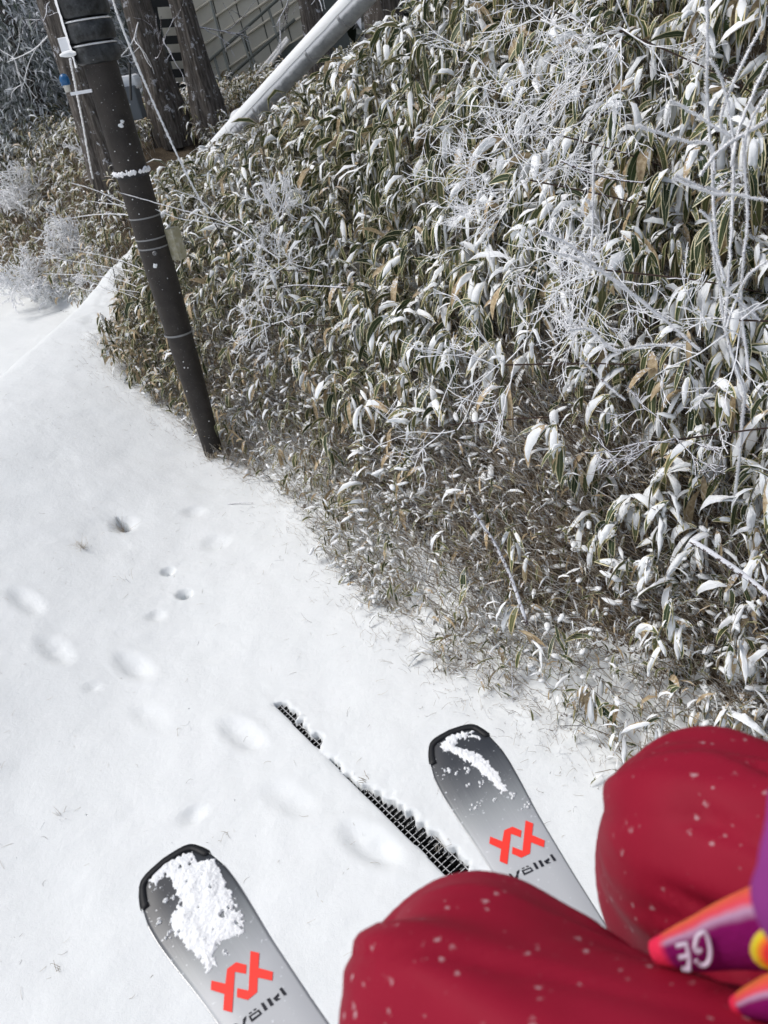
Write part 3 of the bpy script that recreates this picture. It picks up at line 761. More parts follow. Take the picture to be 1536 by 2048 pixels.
Pn, d, side, nrm, hw = leaves(B, OUT_AZ + r_.normal(0, 1.2, k_), r_.normal(0, .5, k_), r_.uniform(.8, 1.9, k_), L, L * r_.uniform(.15, .22, k_), r_.normal(0, .4, k_), 4)
leaf_geo(farL, Pn, side, nrm, hw, np.where(r_.random(k_) < .22, .92, .25 + .58 * r_.random(k_)))
c = r_.random(k_) < .18
cap_geo(farC, Pn[c], side[c], nrm[c], hw[c], r_.uniform(.006, .012, c.sum()), r_.uniform(.6, 1.1, c.sum()), 4, 8)
strands(farS, Pz, tp, r_.normal(0, .02, Pz.shape), np.full(len(Pz), .004), np.full(len(Pz), .003), r_.random(len(Pz)), 3, 3)
tag(link('distant_bamboo', farL.mesh('distant_bamboo'), M['leaf_far']), 'olive dwarf bamboo covering the slope under the trees beyond the snow ridge', 'dwarf bamboo', kind='stuff')
tag(link('distant_bamboo_snow', farC.mesh('distant_bamboo_snow'), M['snow']), 'snow on the dwarf bamboo beyond the snow ridge', 'snow', kind='stuff')
tag(link('distant_bamboo_stems', farS.mesh('distant_bamboo_stems'), M['stem']), 'stems of the dwarf bamboo beyond the snow ridge', 'stems', kind='stuff')

# ------------------------------------------------------------------ rimed shrubs
def rime_spikes(acc, pts, rad_, r_, dens, ln):
    """little pointed crystals along a polyline"""
    pts = np.asarray(pts); seg = np.linalg.norm(np.diff(pts, axis=0), axis=1); tot = seg.sum()
    k = int(tot * dens)
    if k < 1: return
    c = np.concatenate([[0], np.cumsum(seg)]); x = r_.uniform(0, tot, k)
    P_ = np.stack([np.interp(x, c, pts[:, a]) for a in range(3)], -1)
    dv = r_.normal(0, 1, (k, 3)); dv /= np.linalg.norm(dv, axis=1, keepdims=True)
    l = r_.uniform(.4, 1.3, k) * ln
    w_ = np.cross(dv, r_.normal(0, 1, (k, 3))); w_ /= np.linalg.norm(w_, axis=1, keepdims=True); w2 = np.cross(dv, w_)
    rb = (rad_ * .75)
    a = P_ + w_ * rb; b = P_ - w_ * rb * .5 + w2 * rb * .85; c_ = P_ - w_ * rb * .5 - w2 * rb * .85; tip = P_ + dv * (l + rad_)[:, None]
    V = np.stack([a, b, c_, tip], 1).reshape(-1, 3); o_ = (np.arange(k) * 4)[:, None]
    t_ = np.concatenate([o_ + [0, 1, 3], o_ + [1, 2, 3], o_ + [2, 0, 3]])
    acc.add(V, t=t_)
def branch_rec(acc, spk, p, d, L, r, lvl, rnd, curl=.25, dens=0, sl=.004, minr=.0012, droop=0.0, kids=(2, 4)):
    n_ = 5; pts = [p.copy()]; dd = d / np.linalg.norm(d)
    for k in range(n_):
        dd = dd + rnd.normal(0, curl, 3) * .5 - UP * droop * .2; dd /= np.linalg.norm(dd)
        pts.append(pts[-1] + dd * L / n_)
    pts = np.array(pts)
    pp = smoothpath(pts, 8)
    tube(acc, pp, np.linspace(r, max(r * .55, minr), 8), 5, jit=.45, r_=rnd, caps=True)
    if dens: rime_spikes(spk, pp, r * .8, rnd, dens, sl)
    if lvl > 0:
        for k in range(rnd.integers(*kids)):
            f_ = rnd.uniform(.25, 1.0); i = min(int(f_ * 7), 6); q_ = pp[i]
            tg = pp[i + 1] - pp[i]; tg /= np.linalg.norm(tg)
            nd_ = tg + rnd.normal(0, .55, 3); nd_ /= np.linalg.norm(nd_)
            branch_rec(acc, spk, q_, nd_, L * rnd.uniform(.45, .75), max(r * .62, minr), lvl - 1, rnd, curl, dens, sl, minr, droop, kids)
def shrub(name, base, dirs, L, r, lvl, seed, label, group=None, curl=.25, dens=160, sl=.004, material='rime', minr=.0013, droop=0.0, kids=(2, 4), extra=None, cat='shrub'):
    rnd = np.random.default_rng(seed)
    root = empty(name, base, label, cat, group)
    off = np.array(base, float)
    for d in dirs:
        a = Acc(); s = Acc()
        branch_rec(a, a, off + rnd.normal(0, .02, 3), np.array(d, float), L * rnd.uniform(.8, 1.15), r, lvl, rnd, curl, dens, sl, minr, droop, kids)
        link('branch', a.mesh('branch', off=off), M[material], root)
    for pl in (extra or []):
        pts, rad0, rad1 = pl
        pp = smoothpath(pts, max(8, len(pts) * 5)); a = Acc(); rad0, rad1 = rad0 * .72, rad1 * .62
        jit = rnd.normal(0, 1, pp.shape) * rad0 * .22; pp = pp + jit
        tube(a, pp, np.linspace(rad0, rad1, len(pp)) * rnd.uniform(.75, 1.25, len(pp)), 6, jit=.5, r_=rnd)
        rime_spikes(a, pp, rad0 * .7, rnd, dens * 6, sl)
        link('branch', a.mesh('branch', off=off), M[material], root)
    return root
def PL(pts, d0, d1=None):
    d1 = d0 if d1 is None else d1; k = len(pts)
    return np.array([D(x, y, d0 + (d1 - d0) * i / max(k - 1, 1)) for i, (x, y) in enumerate(pts)])
def ground_under(p):
    a, b, _ = tn(p); return W(a, b, float(ground(np.array([a]), np.array([b]))[0]))
# big rimed shrub at the upper right, its stems read from the photograph at about two metres and a half
dF = 2.35
ex = []
for pts, a0, a1, r0, r1 in [
    ([(1490, 790), (1450, 650), (1432, 480), (1424, 330), (1415, 210), (1414, 100), (1416, -60)], 2.75, 2.25, .0062, .0050),
    ([(1450, 650), (1462, 480), (1466, 300), (1440, 246), (1460, 182), (1478, 140), (1524, 53)], 2.5, 2.3, .0055, .0046),
    ([(1470, 300), (1455, 205), (1440, 150), (1421, 119)], 2.4, 2.3, .0048, .004),
    ([(1462, 330), (1480, 250), (1503, 195), (1540, 120), (1580, 60)], 2.4, 2.3, .0056, .005),
    ([(1470, 275), (1436, 258), (1394, 230), (1341, 200)], 2.4, 2.35, .0052, .004),
    ([(1430, 345), (1421, 290), (1376, 283), (1326, 268), (1273, 251)], 2.4, 2.3, .0054, .0036),
    ([(1560, 225), (1500, 262), (1440, 300), (1400, 350)], 2.4, 2.3, .006, .005),
    ([(1500, 760), (1482, 600), (1495, 430), (1490, 280), (1536, 180)], 2.55, 2.3, .0055, .004),
    ([(1450, 385), (1400, 372), (1350, 350)], 2.35, 2.3, .0048, .0035),
    ([(1560, 405), (1480, 390), (1420, 385), (1345, 355)], 2.35, 2.3, .0046, .0035),
    ([(1450, 560), (1425, 480), (1420, 440), (1400, 420)], 2.4, 2.35, .0048, .004),
    ([(1520, 640), (1440, 560), (1425, 470)], 2.5, 2.4, .0046, .004),
    ([(1450, 660), (1490, 560), (1536, 520)], 2.5, 2.4, .0046, .004),
    ([(1400, 700), (1330, 640), (1280, 600), (1200, 540), (1140, 490), (1085, 462)], 2.6, 2.45, .0056, .0036),
    ([(1300, 615), (1230, 560), (1160, 520), (1095, 500)], 2.55, 2.45, .0045, .003),
    ([(1180, 545), (1184, 470), (1186, 400), (1188, 320)], 2.55, 2.45, .0042, .0032),
    ([(1186, 425), (1172, 395)], 2.5, 2.48, .0045, .003),
    ([(1370, 690), (1290, 690), (1230, 700), (1180, 660), (1135, 660)], 2.6, 2.5, .0045, .003),
    ([(1250, 800), (1215, 770), (1180, 735), (1160, 715)], 2.4, 2.35, .0034, .0028)]:
    ex.append((PL(pts, a0, a1), r0, r1))
gb = ground_under(D(1490, 790, 3.1))
shrub('rimed_shrub', gb, [], .5, .005, 2, 3, 'tall bare shrub thickly coated in white rime at the upper right', dens=560, sl=.0072, extra=[(np.array([gb, D(1490, 790, 2.75)]), .007, .006)] + ex)
# tangles
def tangle(px, py, d, dirs_px, L, seed, label, group=None, **kw):
    b = D(px, py, d); g = ground_under(b)
    dirs = [D(px + ax * 100, py + ay * 100, d + dz) - b for ax, ay, dz in dirs_px]
    root = shrub('rimed_shrub', b, dirs, L, kw.pop('r', .0032), kw.pop('lvl', 3), seed, label, group, **kw)
    g = b.copy()
    for _ in range(60):
        g = g + N * .03 - UP * .012
        if g[2] < ground_under(g)[2]: break
    a = Acc(); tube(a, smoothpath([g, (g + b) / 2 + UP * .02, b], 6), .0035, 5); link('trunk', a.mesh('trunk', off=np.array(root.location)), M['cane'], root)
    return root
G1 = None
tangle(1210, 540, 2.75, [(-1, .5, 0), (-.9, .1, -.1), (-.6, .9, 0), (-1, -.3, 0), (-.5, -.7, -.1), (-.8, .3, .1), (-.4, .6, -.1), (.3, .8, 0)], .26, 31, 'dense tangle of fine white rimed twigs fanning left in the middle of the bank', curl=.35, dens=180, sl=.003, r=.0028, minr=.0012, kids=(3, 5))
tangle(1240, 60, 3.0, [(-1, .5, 0), (-.6, 1, 0), (-1, 0, -.1), (-.3, 1, -.1), (.2, 1, 0), (-.9, .9, .1), (-.2, -.6, 0), (.5, .4, 0)], .36, 32, 'dense rimed twig thicket hanging over the top edge right of centre', curl=.35, dens=160, sl=.003, r=.0032, kids=(3, 5))
tangle(1100, 20, 3.6, [(-1, .8, 0), (-.8, .3, -.1), (0, 1, -.1), (.5, 1, 0), (-.3, 1, 0), (-1, -.1, 0)], .42, 33, 'curling rimed twigs at the top centre of the bank', curl=.4, dens=110, sl=.003, r=.003)
tangle(1080, 260, 3.3, [(-1, -.2, 0), (-1, .1, -.1), (-.8, .5, 0), (-.6, -.5, 0), (.4, .6, 0)], .38, 34, 'long thin rimed twigs reaching left across snowy leaves of the upper bank', curl=.22, dens=120, sl=.003, r=.003)
tangle(1060, 360, 3.2, [(-.8, .7, 0), (-.5, 1, -.1), (-1, .2, 0), (.2, .8, 0), (-.2, -.6, 0), (-1, .5, 0), (.6, -.3, 0)], .34, 35, 'loose heap of rimed and dark twigs above the centre tangle', curl=.38, dens=90, sl=.0028, r=.0026, kids=(3, 5))
tangle(1010, 730, 3.0, [(-1, -.3, 0), (-.6, -.8, 0), (-1, .3, 0), (-.3, .8, 0), (.4, -.6, 0)], .26, 36, 'small spiky rimed twig cluster left of the dark hollow in the bank', curl=.3, dens=120, sl=.003, r=.0026)
tangle(900, 850, 3.4, [(-1, -.1, 0), (-.7, .5, 0), (-.2, -1, 0), (.4, -.5, 0)], .26, 37, 'sparse rimed twigs below the drooping snowy leaves in mid bank', curl=.3, dens=90, sl=.003, r=.0024)
tangle(1480, 640, 2.5, [(-1, .1, 0), (-.7, .7, 0), (-.9, -.5, 0), (-.2, 1, 0), (.4, -.8, 0)], .26, 38, 'rimed twigs at the right edge above the snow laden lower bank', curl=.3, dens=160, sl=.003, r=.003)
tangle(1350, 880, 2.5, [(-1, .4, 0), (-.6, -.8, 0), (-1, -.1, 0), (.5, .6, 0)], .22, 39, 'short rimed twigs in the hollow above the lower right leaves', curl=.3, dens=100, sl=.003, r=.0022, material='twig')
# near the pole
tangle(560, 540, 5.6, [(-1, .1, 0), (-1, -.4, 0), (-.7, .6, 0), (-1, .9, 0), (0, -1, 0), (.6, -.3, 0), (-1, -.1, -.2)], .26, 41, 'rimed bush right behind the middle of the dark pole', curl=.3, dens=60, sl=.006, r=.0036, minr=.0018, kids=(2, 4))
tangle(540, 650, 5.3, [(-1, .1, 0), (-1, .5, 0), (-1, -.3, 0), (-.3, -1, 0), (.5, -.3, 0), (0, .8, 0)], .22, 42, 'rimed twigs reaching left towards the lower metal band of the pole', curl=.3, dens=60, sl=.005, r=.0034, minr=.0018, kids=(2, 4))
tangle(560, 440, 6.0, [(-.3, -1, 0), (0, -1, 0), (.3, -1, 0), (-.6, -.8, 0), (.1, -.7, 0), (-.5, .6, 0), (-.1, .8, 0)], .27, 43, 'feathery pale pinkish rimed plume standing between pole and pipe', curl=.25, dens=120, sl=.010, r=.0034, minr=.0022, kids=(3, 5))
# long arching twigs left of the pole
exl = []
for pts, d0, d1, r0, r1 in [
    ([(560, 520), (470, 455), (400, 430), (300, 402), (240, 385)], 5.6, 5.5, .006, .0035),
    ([(470, 455), (420, 445), (360, 437), (310, 418)], 5.6, 5.4, .005, .003),
    ([(455, 450), (400, 400), (335, 375)], 5.6, 5.6, .0045, .003),
    ([(300, 420), (255, 408), (190, 380), (138, 364)], 7.2, 7.2, .007, .0045),
    ([(300, 428), (240, 412), (215, 398)], 7.2, 7.2, .006, .004),
    ([(290, 420), (260, 412), (200, 405), (180, 402)], 7.1, 7.2, .006, .004),
    ([(300, 440), (240, 428), (180, 430), (140, 436)], 7.0, 7.2, .008, .005),
    ([(330, 560), (260, 528), (200, 510), (150, 500)], 8.0, 8.2, .006, .004),
    ([(340, 580), (270, 545), (220, 535), (95, 513)], 8.0, 8.2, .0065, .004),
    ([(330, 600), (240, 560), (160, 550), (85, 547)], 8.0, 8.2, .0065, .004),
    ([(320, 590), (220, 575), (165, 560)], 8.0, 8.2, .005, .004),
    ([(330, 620), (235, 582), (175, 580), (150, 570)], 8.0, 8.2, .005, .004)]:
    exl.append((PL(pts, d0, d1), r0, r1))
b0 = ground_under(D(420, 520, 6.6))
shrub('rimed_shrub', b0, [], .4, .004, 1, 44, 'long slender white twigs arching left past the dark pole', dens=50, sl=.005, extra=exl)
# pale rimed bushes beyond the ridge
for k, (px, py, d, L, lab) in enumerate([
    (70, 440, 14, 1.5, 'round ghost white rimed bush at the far left edge under the dark conifers'),
    (60, 575, 12.5, 1.2, 'low rimed bush before olive bamboo at the left edge above the far snow'),
    (160, 480, 12.0, 1.1, 'rimed bush between the left edge and the thin dark cable'),
    (210, 330, 12.5, 1.0, 'rimed bush at the foot of the cedar behind the upper pole'),
    (300, 290, 12.8, .7, 'small rimed sapling under the trunks just right of the pole'),
    (215, 560, 11.2, .75, 'fuzzy grey rimed bush directly behind the snow ridge'),
    (395, 345, 10.5, .8, 'rimed thicket between the thick white cable and the upper pole'),
    (130, 620, 12.5, .7, 'sparse twiggy bush standing in the far snow left of the ridge')]):
    dirs = [(math.cos(a) * .8, math.sin(a) * .5, .9 + .3 * math.sin(3 * a)) for a in np.linspace(0, 6.0, 9)]
    b = D(px, py, d); g = ground_under(b)
    g = g if abs(g[2] - b[2]) < 1.2 else b
    shrub('rimed_shrub', g + UP * .12, dirs, L * .46, .009, 3, 60 + k, lab, curl=.4, dens=30, sl=.026, minr=.0055, kids=(3, 6))
# dark bent branch and twig on the lower bank
def polyobj(name, pts, r0, r1, material, label, cat, kind=None, n=14, J=6, group=None):
    a = Acc(); rnd = np.random.default_rng(3); pp = smoothpath(pts, n); off = pp[0]
    tube(a, pp, np.linspace(r0, r1, n), J, jit=.25, r_=rnd)
    o = link(name, a.mesh(name, off=off), M[material]); o.location = Vector(off)
    return tag(o, label, cat, group, kind)
polyobj('dead_branch', PL([(1055, 1250), (1020, 1150), (985, 1080), (955, 1035), (935, 1000)], 3.0, 2.9), .008, .005, 'twig', 'dark bent dead branch in the straw of the lower bank', 'branch')
polyobj('dead_branch', PL([(1120, 320), (1180, 345), (1240, 360), (1290, 365)], 2.9, 2.9), .005, .003, 'twig', 'dark smooth twig crossing below the upper rimed thicket', 'branch')
polyobj('dead_branch', PL([(690, 575), (640, 572), (590, 570), (560, 575)], 4.6, 4.7), .005, .003, 'twig', 'reddish brown bare twig lying level right of the pole', 'branch')
polyobj('dead_branch', PL([(1380, 1080), (1430, 1110), (1500, 1160), (1560, 1210)], 2.3, 2.2), .009, .007, 'twig', 'thick dark stem under the lower right snowy leaves', 'branch')

# ------------------------------------------------------------------ pipe along the top of the bank
def make_pipe(name, P0, P1, r, material, label, collars, snow_r, snow_span=(0, 1)):
    root = empty(name, P0, label, 'pipe'); off = np.array(P0)
    pts = np.array([P0 + (P1 - P0) * s for s in np.linspace(0, 1, 24)])
    a = Acc(); tube(a, pts, r, 24); link('tube', a.mesh('tube', off=off), M[material], root)
    for s in collars:
        c = P0 + (P1 - P0) * s; dd = (P1 - P0) / np.linalg.norm(P1 - P0) * .02
        a = Acc(); tube(a, [c - dd, c + dd], r * 1.04, 24); link('collar', a.mesh('collar', off=off), M[material], root)
    if snow_r:
        d = (P1 - P0) / np.linalg.norm(P1 - P0); side = np.cross(d, UP); side /= np.linalg.norm(side); up2 = np.cross(side, d)
        rnd = np.random.default_rng(4); K = 90; J = 13
        th = np.linspace(-1.35, 1.35, J); V = []
        for k in range(K):
            s = snow_span[0] + (snow_span[1] - snow_span[0]) * k / (K - 1)
            c = P0 + (P1 - P0) * s
            ed = min(1, k / 2, (K - 1 - k) / 2)
            edge = 0.12 * fbm(np.array(s * 40.0), np.array(1.0), 3)
            for x in th:
                hgt = r * 1.004 + snow_r * max(0, math.cos(x * 1.12)) ** .6 * ed * (1 + .25 * float(fbm(np.array(s * 14.0), np.array(x), 2)))
                xx = x + float(edge) * np.sign(x) * (abs(x) > 1.1) + .12
                V.append(c + up2 * math.cos(xx) * hgt + side * math.sin(xx) * hgt)
        me = make_mesh('snow_layer', np.array(V) - off, [grid_quads(K, J)]); link('snow_layer', me, M['snow'], root)
    return root
dp = (PIPE_B - PIPE_A)
make_pipe('water_pipe', PIPE_A - dp * .30, PIPE_B + dp * .6, .118, 'pipe', 'thick grey pipe under smooth snow running up along the bank top', [.245, .32, .53, .64], .035)
A2, B2 = D(196, 634, 9.2), D(600, 232, 9.4)
make_pipe('conduit_pipe', A2, B2 + (B2 - A2) * .05, .045, 'slate', 'thin slate grey conduit half buried in leaves below the thick snowy pipe', [], .0)
# snow covered lump behind the pipe
def blob(name, c, s, label, cat, amp=.18, seed=1, material='snow', segs=28):
    th = np.linspace(0, 2 * np.pi, segs, endpoint=False); ph = np.linspace(-.5, 1, 12) * np.pi / 2
    V = []
    for p in ph:
        for a in th:
            d = np.array([math.cos(p) * math.cos(a), math.cos(p) * math.sin(a), math.sin(p)])
            k = 1 + amp * float(fbm(np.array(a * 1.3 + seed * 7.0), np.array(p * 2.0), 3)) * 2
            V.append(d * np.array(s) * k)
    me = make_mesh(name, V, [grid_quads(12, segs, 1, True)]); o = link(name, me, M[material]); o.location = Vector(c)
    return tag(o, label, cat)
blob('snow_mound', D(486, 248, 10.9), (.20, .14, .20), 'rounded white snow hump just behind the thick pipe', 'snow mound')

# ------------------------------------------------------------------ steel pole
pb = Zp(433, 925); pt = D(207, 150, 5.22)
ax = (pt - pb); ax /= np.linalg.norm(ax)
pole = empty('steel_pole', pb, 'tall dark brown steel pole leaning at the foot of the bank', 'pole'); po = np.array(pb)
R_P = .114
def pz(h): return pb + ax * h
px_ = np.cross(ax, UP); px_ = CX - ax * (CX @ ax); px_ /= np.linalg.norm(px_); py_ = np.cross(ax, px_)
def face(h, ang, r=1.0):  # point on the pole: ang 0 faces the camera
    dv = CC - pz(h); dv -= ax * (dv @ ax); dv /= np.linalg.norm(dv); sv = np.cross(ax, dv)
    return pz(h) + (dv * math.cos(ang) + sv * math.sin(ang)) * R_P * r
solid('shaft', lambda a: tube(a, [pz(h) for h in np.linspace(-.3, 6.0, 30)], np.interp(np.linspace(-.3, 6.0, 30), [0, 1.6, 6], [.078, R_P, R_P]), 40), M['pole'], pole, True, off=po)
def height_at(py):
    lo, hi = 0, 5
    for _ in range(40):
        m_ = (lo + hi) / 2
        if pix(pz(m_))[1] > py: lo = m_
        else: hi = m_
    return lo
def ring_pts(h0, tilt, rr, n=40):
    out = []
    for a in np.linspace(0, 2 * np.pi, n, endpoint=False): out.append(face(h0, a, rr) + ax * tilt * math.sin(a))
    return out
def strap(h, wd, thick, material, name='strap', tilt=0.0):
    a = Acc(); K = 40; V = []
    for k in range(K):
        an = 2 * np.pi * k / K
        for (dh, r_f) in ((-wd, 1.004), (-wd, 1.004 + thick), (wd, 1.004 + thick), (wd, 1.004)):
            V.append(face(h, an, r_f) + ax * (dh + tilt * math.sin(an)))
    a.add(V, q=[[k * 4 + j, k * 4 + (j + 1) % 4, ((k + 1) % K) * 4 + (j + 1) % 4, ((k + 1) % K) * 4 + j] for k in range(K) for j in range(4)])
    return link(name, a.mesh(name, False, off=po), M[material], pole)
for py in (432, 474, 492): strap(height_at(py), .0050, .03, 'galv')
strap(height_at(664), .007, .03, 'galv')
hb = height_at(347); strap(hb, .016, .05, 'pad', 'clamp')
# rime lumps on the clamp
rnd = np.random.default_rng(9)
a = Acc()
for k in range(150):
    an = rnd.uniform(-1.7, 1.7); c = face(hb, an, 1.09) + ax * (.018 + rnd.normal(0, .006))
    if 0.25 < an < .42: continue
    rr = rnd.uniform(.005, .014)
    tube(a, [c - UP * rr, c - UP * rr * .3, c + UP * rr * .5, c + UP * rr], [rr * .3, rr, rr * .8, rr * .1], 6, jit=.4, r_=rnd)
link('rime_crust', a.mesh('rime_crust', off=po), M['rime'], pole)
# bolt and snow spot
def disc(c, nrm_, r, th, J=14):
    def b(a): tube(a, [c, c + nrm_ * th * .7, c + nrm_ * th], [r, r, r * .6], J)
    return b
f0 = face(height_at(500), -.05); nv = f0 - pz(height_at(500)); nv /= np.linalg.norm(nv)
solid('bolt', disc(f0, nv, .017, .014), M['galv'], pole, True, off=po)
def spot(py, ang, r, seed):
    h = height_at(py); f0 = face(h, ang); nv = f0 - pz(h); nv /= np.linalg.norm(nv); sv = np.cross(ax, nv)
    rr = np.random.default_rng(seed); a = Acc(); J = 10
    V = [f0 + nv * .012] + [f0 + nv * .001 + (sv * math.cos(t_) + ax * math.sin(t_)) * r * rr.uniform(.6, 1.2) for t_ in np.linspace(0, 6.28, J, endpoint=False)]
    a.add(V, t=[[0, 1 + j, 1 + (j + 1) % J] for j in range(J)])
    link('snow_spot', a.mesh('snow_spot', off=po), M['snow'], pole)
spot(524, -.25, .019, 1); spot(250, .15, .02, 2); spot(243, .30, .014, 6)
for k in range(22): spot(rnd.uniform(150, 880), rnd.uniform(-1.1, 1.1), rnd.uniform(.002, .005), 10 + k)
# small weathered box strapped to the right side
hb = height_at(478)
dv = CC - pz(hb); dv -= ax * (dv @ ax); dv /= np.linalg.norm(dv); sv = np.cross(ax, dv)
if (sv @ CX) < 0: sv = -sv
bc = pz(hb - .06) + sv * (R_P + .045) + dv * .02
b1 = (sv * .75 + dv * .66); b1 /= np.linalg.norm(b1); b2 = np.cross(ax, b1)
solid('junction_box', lambda a: (box_geo(a, bc, b2 * .048, b1 * .035, ax * .115)), M['box'], pole, bevel=.006, off=po)
solid('box_lid', lambda a: (box_geo(a, bc + b1 * .038, b2 * .050, b1 * .005, ax * .118)), M['box'], pole, bevel=.003, off=po)
solid('bracket', lambda a: box_geo(a, pz(hb - .02) + sv * (R_P + .012), b2 * .02, sv * .02, ax * .05), M['galv'], pole, off=po)
# black padded sleeve in three rings with rime seams
edges = [height_at(128), height_at(86), height_at(38), height_at(-30)]
for k in range(3):
    h0, h1 = edges[k] + .006, edges[k + 1] - .006
    rr = [.150, .158, .162][k]
    prof = [(h0, rr * .80), (h0 + .012, rr * .97), (h0 + .04, rr), (h1 - .03, rr), (h1 - .008, rr * .97), (h1, rr * .86)]
    solid('pad', lambda a: tube(a, [pz(x + k * .04) if False else pz(x) for x, _ in prof], [r for _, r in prof], 40), M['pad'], pole, True, off=po)
    solid('rime_seam', lambda a: tube(a, [pz(h1 - .006), pz(h1), pz(h1 + .006)], [rr * .9, rr * 1.02, rr * .9], 40, jit=.03, r_=rnd), M['rime'], pole, True, off=po)
solid('sleeve_core', lambda a: tube(a, [pz(edges[3]), pz(6.0)], .12, 30), M['pad'], pole, True, off=po)
# rimed strip down the left of the sleeve
a = Acc(); K = 40; V = []
for k in range(K):
    h = edges[0] + (edges[3] + .3 - edges[0]) * k / (K - 1)
    for an in (-2.1, -1.75, -1.4, -1.12):
        sgn = 1 if (np.cross(ax, dv) @ CX) > 0 else -1
        V.append(face(h, sgn * an, (.166 + .006 * rnd.random()) / R_P))
a.add(V, q=grid_quads(K, 4)); link('rime_strip', a.mesh('rime_strip', off=po), M['pipe'], pole)
# small snowy cable box left of the sleeve
def cam_box(name, px, py, d, hx, hy, hz, material, parent, off, bevel=.004):
    c = D(px, py, d); return solid(name, lambda a: box_geo(a, c, px_ * hx, np.cross(ax, px_) * hy, ax * hz), M[material], parent, bevel=bevel, off=off)
cam_box('cable_box', 133, 90, 5.1, .035, .04, .045, 'pipe', pole, po)
blobc = D(137, 108, 5.05)
a = Acc(); tube(a, [blobc - px_ * .06, blobc - px_ * .03, blobc + px_ * .02, blobc + px_ * .05], [.006, .016, .022, .008], 8, jit=.4, r_=rnd); link('snow_pile', a.mesh('snow_pile', off=po), M['snow'], pole)
# lamp bracket with the blue cap on the left
brp = D(175, 183, 5.15)
solid('lamp_arm', lambda a: box_geo(a, D(163, 184, 5.2), px_ * .075, np.cross(ax, px_) * .012, ax * .010), M['pipe'], pole, off=po)
solid('conduit', lambda a: tube(a, [D(186, 186, 5.3), D(196, 215, 5.4), D(207, 252, 5.45)], .008, 8), M['rime'], pole, True, off=po)
lamp = empty('signal_lamp', D(129, 176, 5.2), 'small blue domed lamp with white base on an arm left of the pole', 'lamp'); lo_ = np.array(lamp.location)
c0 = D(129, 160, 5.2)
solid('blue_dome', lambda a: tube(a, [c0 - ax * .03, c0 + ax * .015, c0 + ax * .032, c0 + ax * .040], [.032, .032, .022, .006], 20), M['blue'], lamp, True, off=lo_)
solid('base', lambda a: tube(a, [c0 - ax * .072, c0 - ax * .03], [.020, .022], 16), M['white'], lamp, True, off=lo_)
# cables
def cable(name, pts, r, label, rimed, seed):
    root = empty(name, pts[0], label, 'cable'); off = np.array(pts[0])
    pp = smoothpath(pts, 60); a = Acc(); tube(a, pp, r * .55, 8); link('wire', a.mesh('wire', off=off), M['dark_steel'], root)
    rnd = np.random.default_rng(seed)
    k = int(60 * rimed); a = Acc(); q_ = smoothpath(pp[:k], 160); q_ = q_ + rnd.normal(0, r * .12, q_.shape)
    tube(a, q_, r * rnd.uniform(.7, 1.25, 160), 7, jit=.4, r_=rnd); link('rime_sleeve', a.mesh('rime_sleeve', off=off), M['rime'], root)
    return root
cable('cable', PL([(218, -30), (232, 20), (262, 100), (300, 190), (345, 290), (392, 385), (430, 448), (468, 520)], 4.7, 6.1), .0078, 'thick white rimed guy cable slanting right of the pole into the leaves', .80, 1)
cable('cable', PL([(140, 118), (152, 180), (165, 245), (180, 330), (200, 425), (222, 520), (238, 592)], 5.1, 8.8), .0075, 'thin cable left of the pole, rimed above and bare black below', .55, 2)
cable('cable', PL([(118, -30), (124, 20), (136, 60), (141, 86)], 5.0, 5.1), .012, 'short looped rimed cable entering the small box beside the pole top', 1.0, 3)

# ------------------------------------------------------------------ trees behind
def big_tree(px, py, d, rbase, seed, label, flare=1.5, lean=(0, 0), hgt=9.0, crown=True):
    p = D(px, py, d); g = ground_under(p); g = np.array([p[0], p[1], min(g[2], p[2] + .3)]) if g[2] < p[2] + 1 else np.array([p[0], p[1], p[2]])
    g[2] = p[2]
    rnd = np.random.default_rng(seed)
    root = empty('conifer_tree', g, label, 'tree'); off = np.array(g)
    K, J = 60, 40; V = []
    lobes = rnd.uniform(0, 6.28, 6)
    for k in range(K):
        h = -0.5 + (hgt + .5) * (k / (K - 1)) ** 1.25
        r = rbase * (1 - .6 * max(h, 0) / hgt) * (1 + (flare - 1) * math.exp(-max(h, 0) / .45))
        c = g + UP * h + np.array([lean[0], lean[1], 0]) * h
        for j in range(J):
            th = 2 * math.pi * j / J
            rr = r * (1 + .07 * math.sin(5 * th + lobes[0] + h * .3) + .05 * math.sin(9 * th + lobes[1] - h * .5) + .10 * float(fbm(np.array(th * 4.0 + seed), np.array(h * 1.2), 3)))
            V.append(c + np.array([math.cos(th), math.sin(th), 0]) * rr - off)
    link('trunk', make_mesh('trunk', V, [grid_quads(K, J, 1, True)]), M['bark'], root)
    # dead rimed side limbs
    for q_ in range(7):
        h = rnd.uniform(.3, 4); th = rnd.uniform(0, 6.28); a = Acc()
        branch_rec(a, a, g + UP * h + np.array([math.cos(th), math.sin(th), 0]) * rbase * .8, np.array([math.cos(th), math.sin(th), rnd.uniform(-.4, .1)]), rnd.uniform(.5, 1.0), .011, 2, rnd, .35, 12, .012, .004)
        link('limb', a.mesh('limb', off=off), M['rime'] if q_ % 2 else M['twig'], root)
    if crown: conifer_crown(root, off, g, hgt, 5.5, 2.2, 1500, rnd, 'crown')
    return root
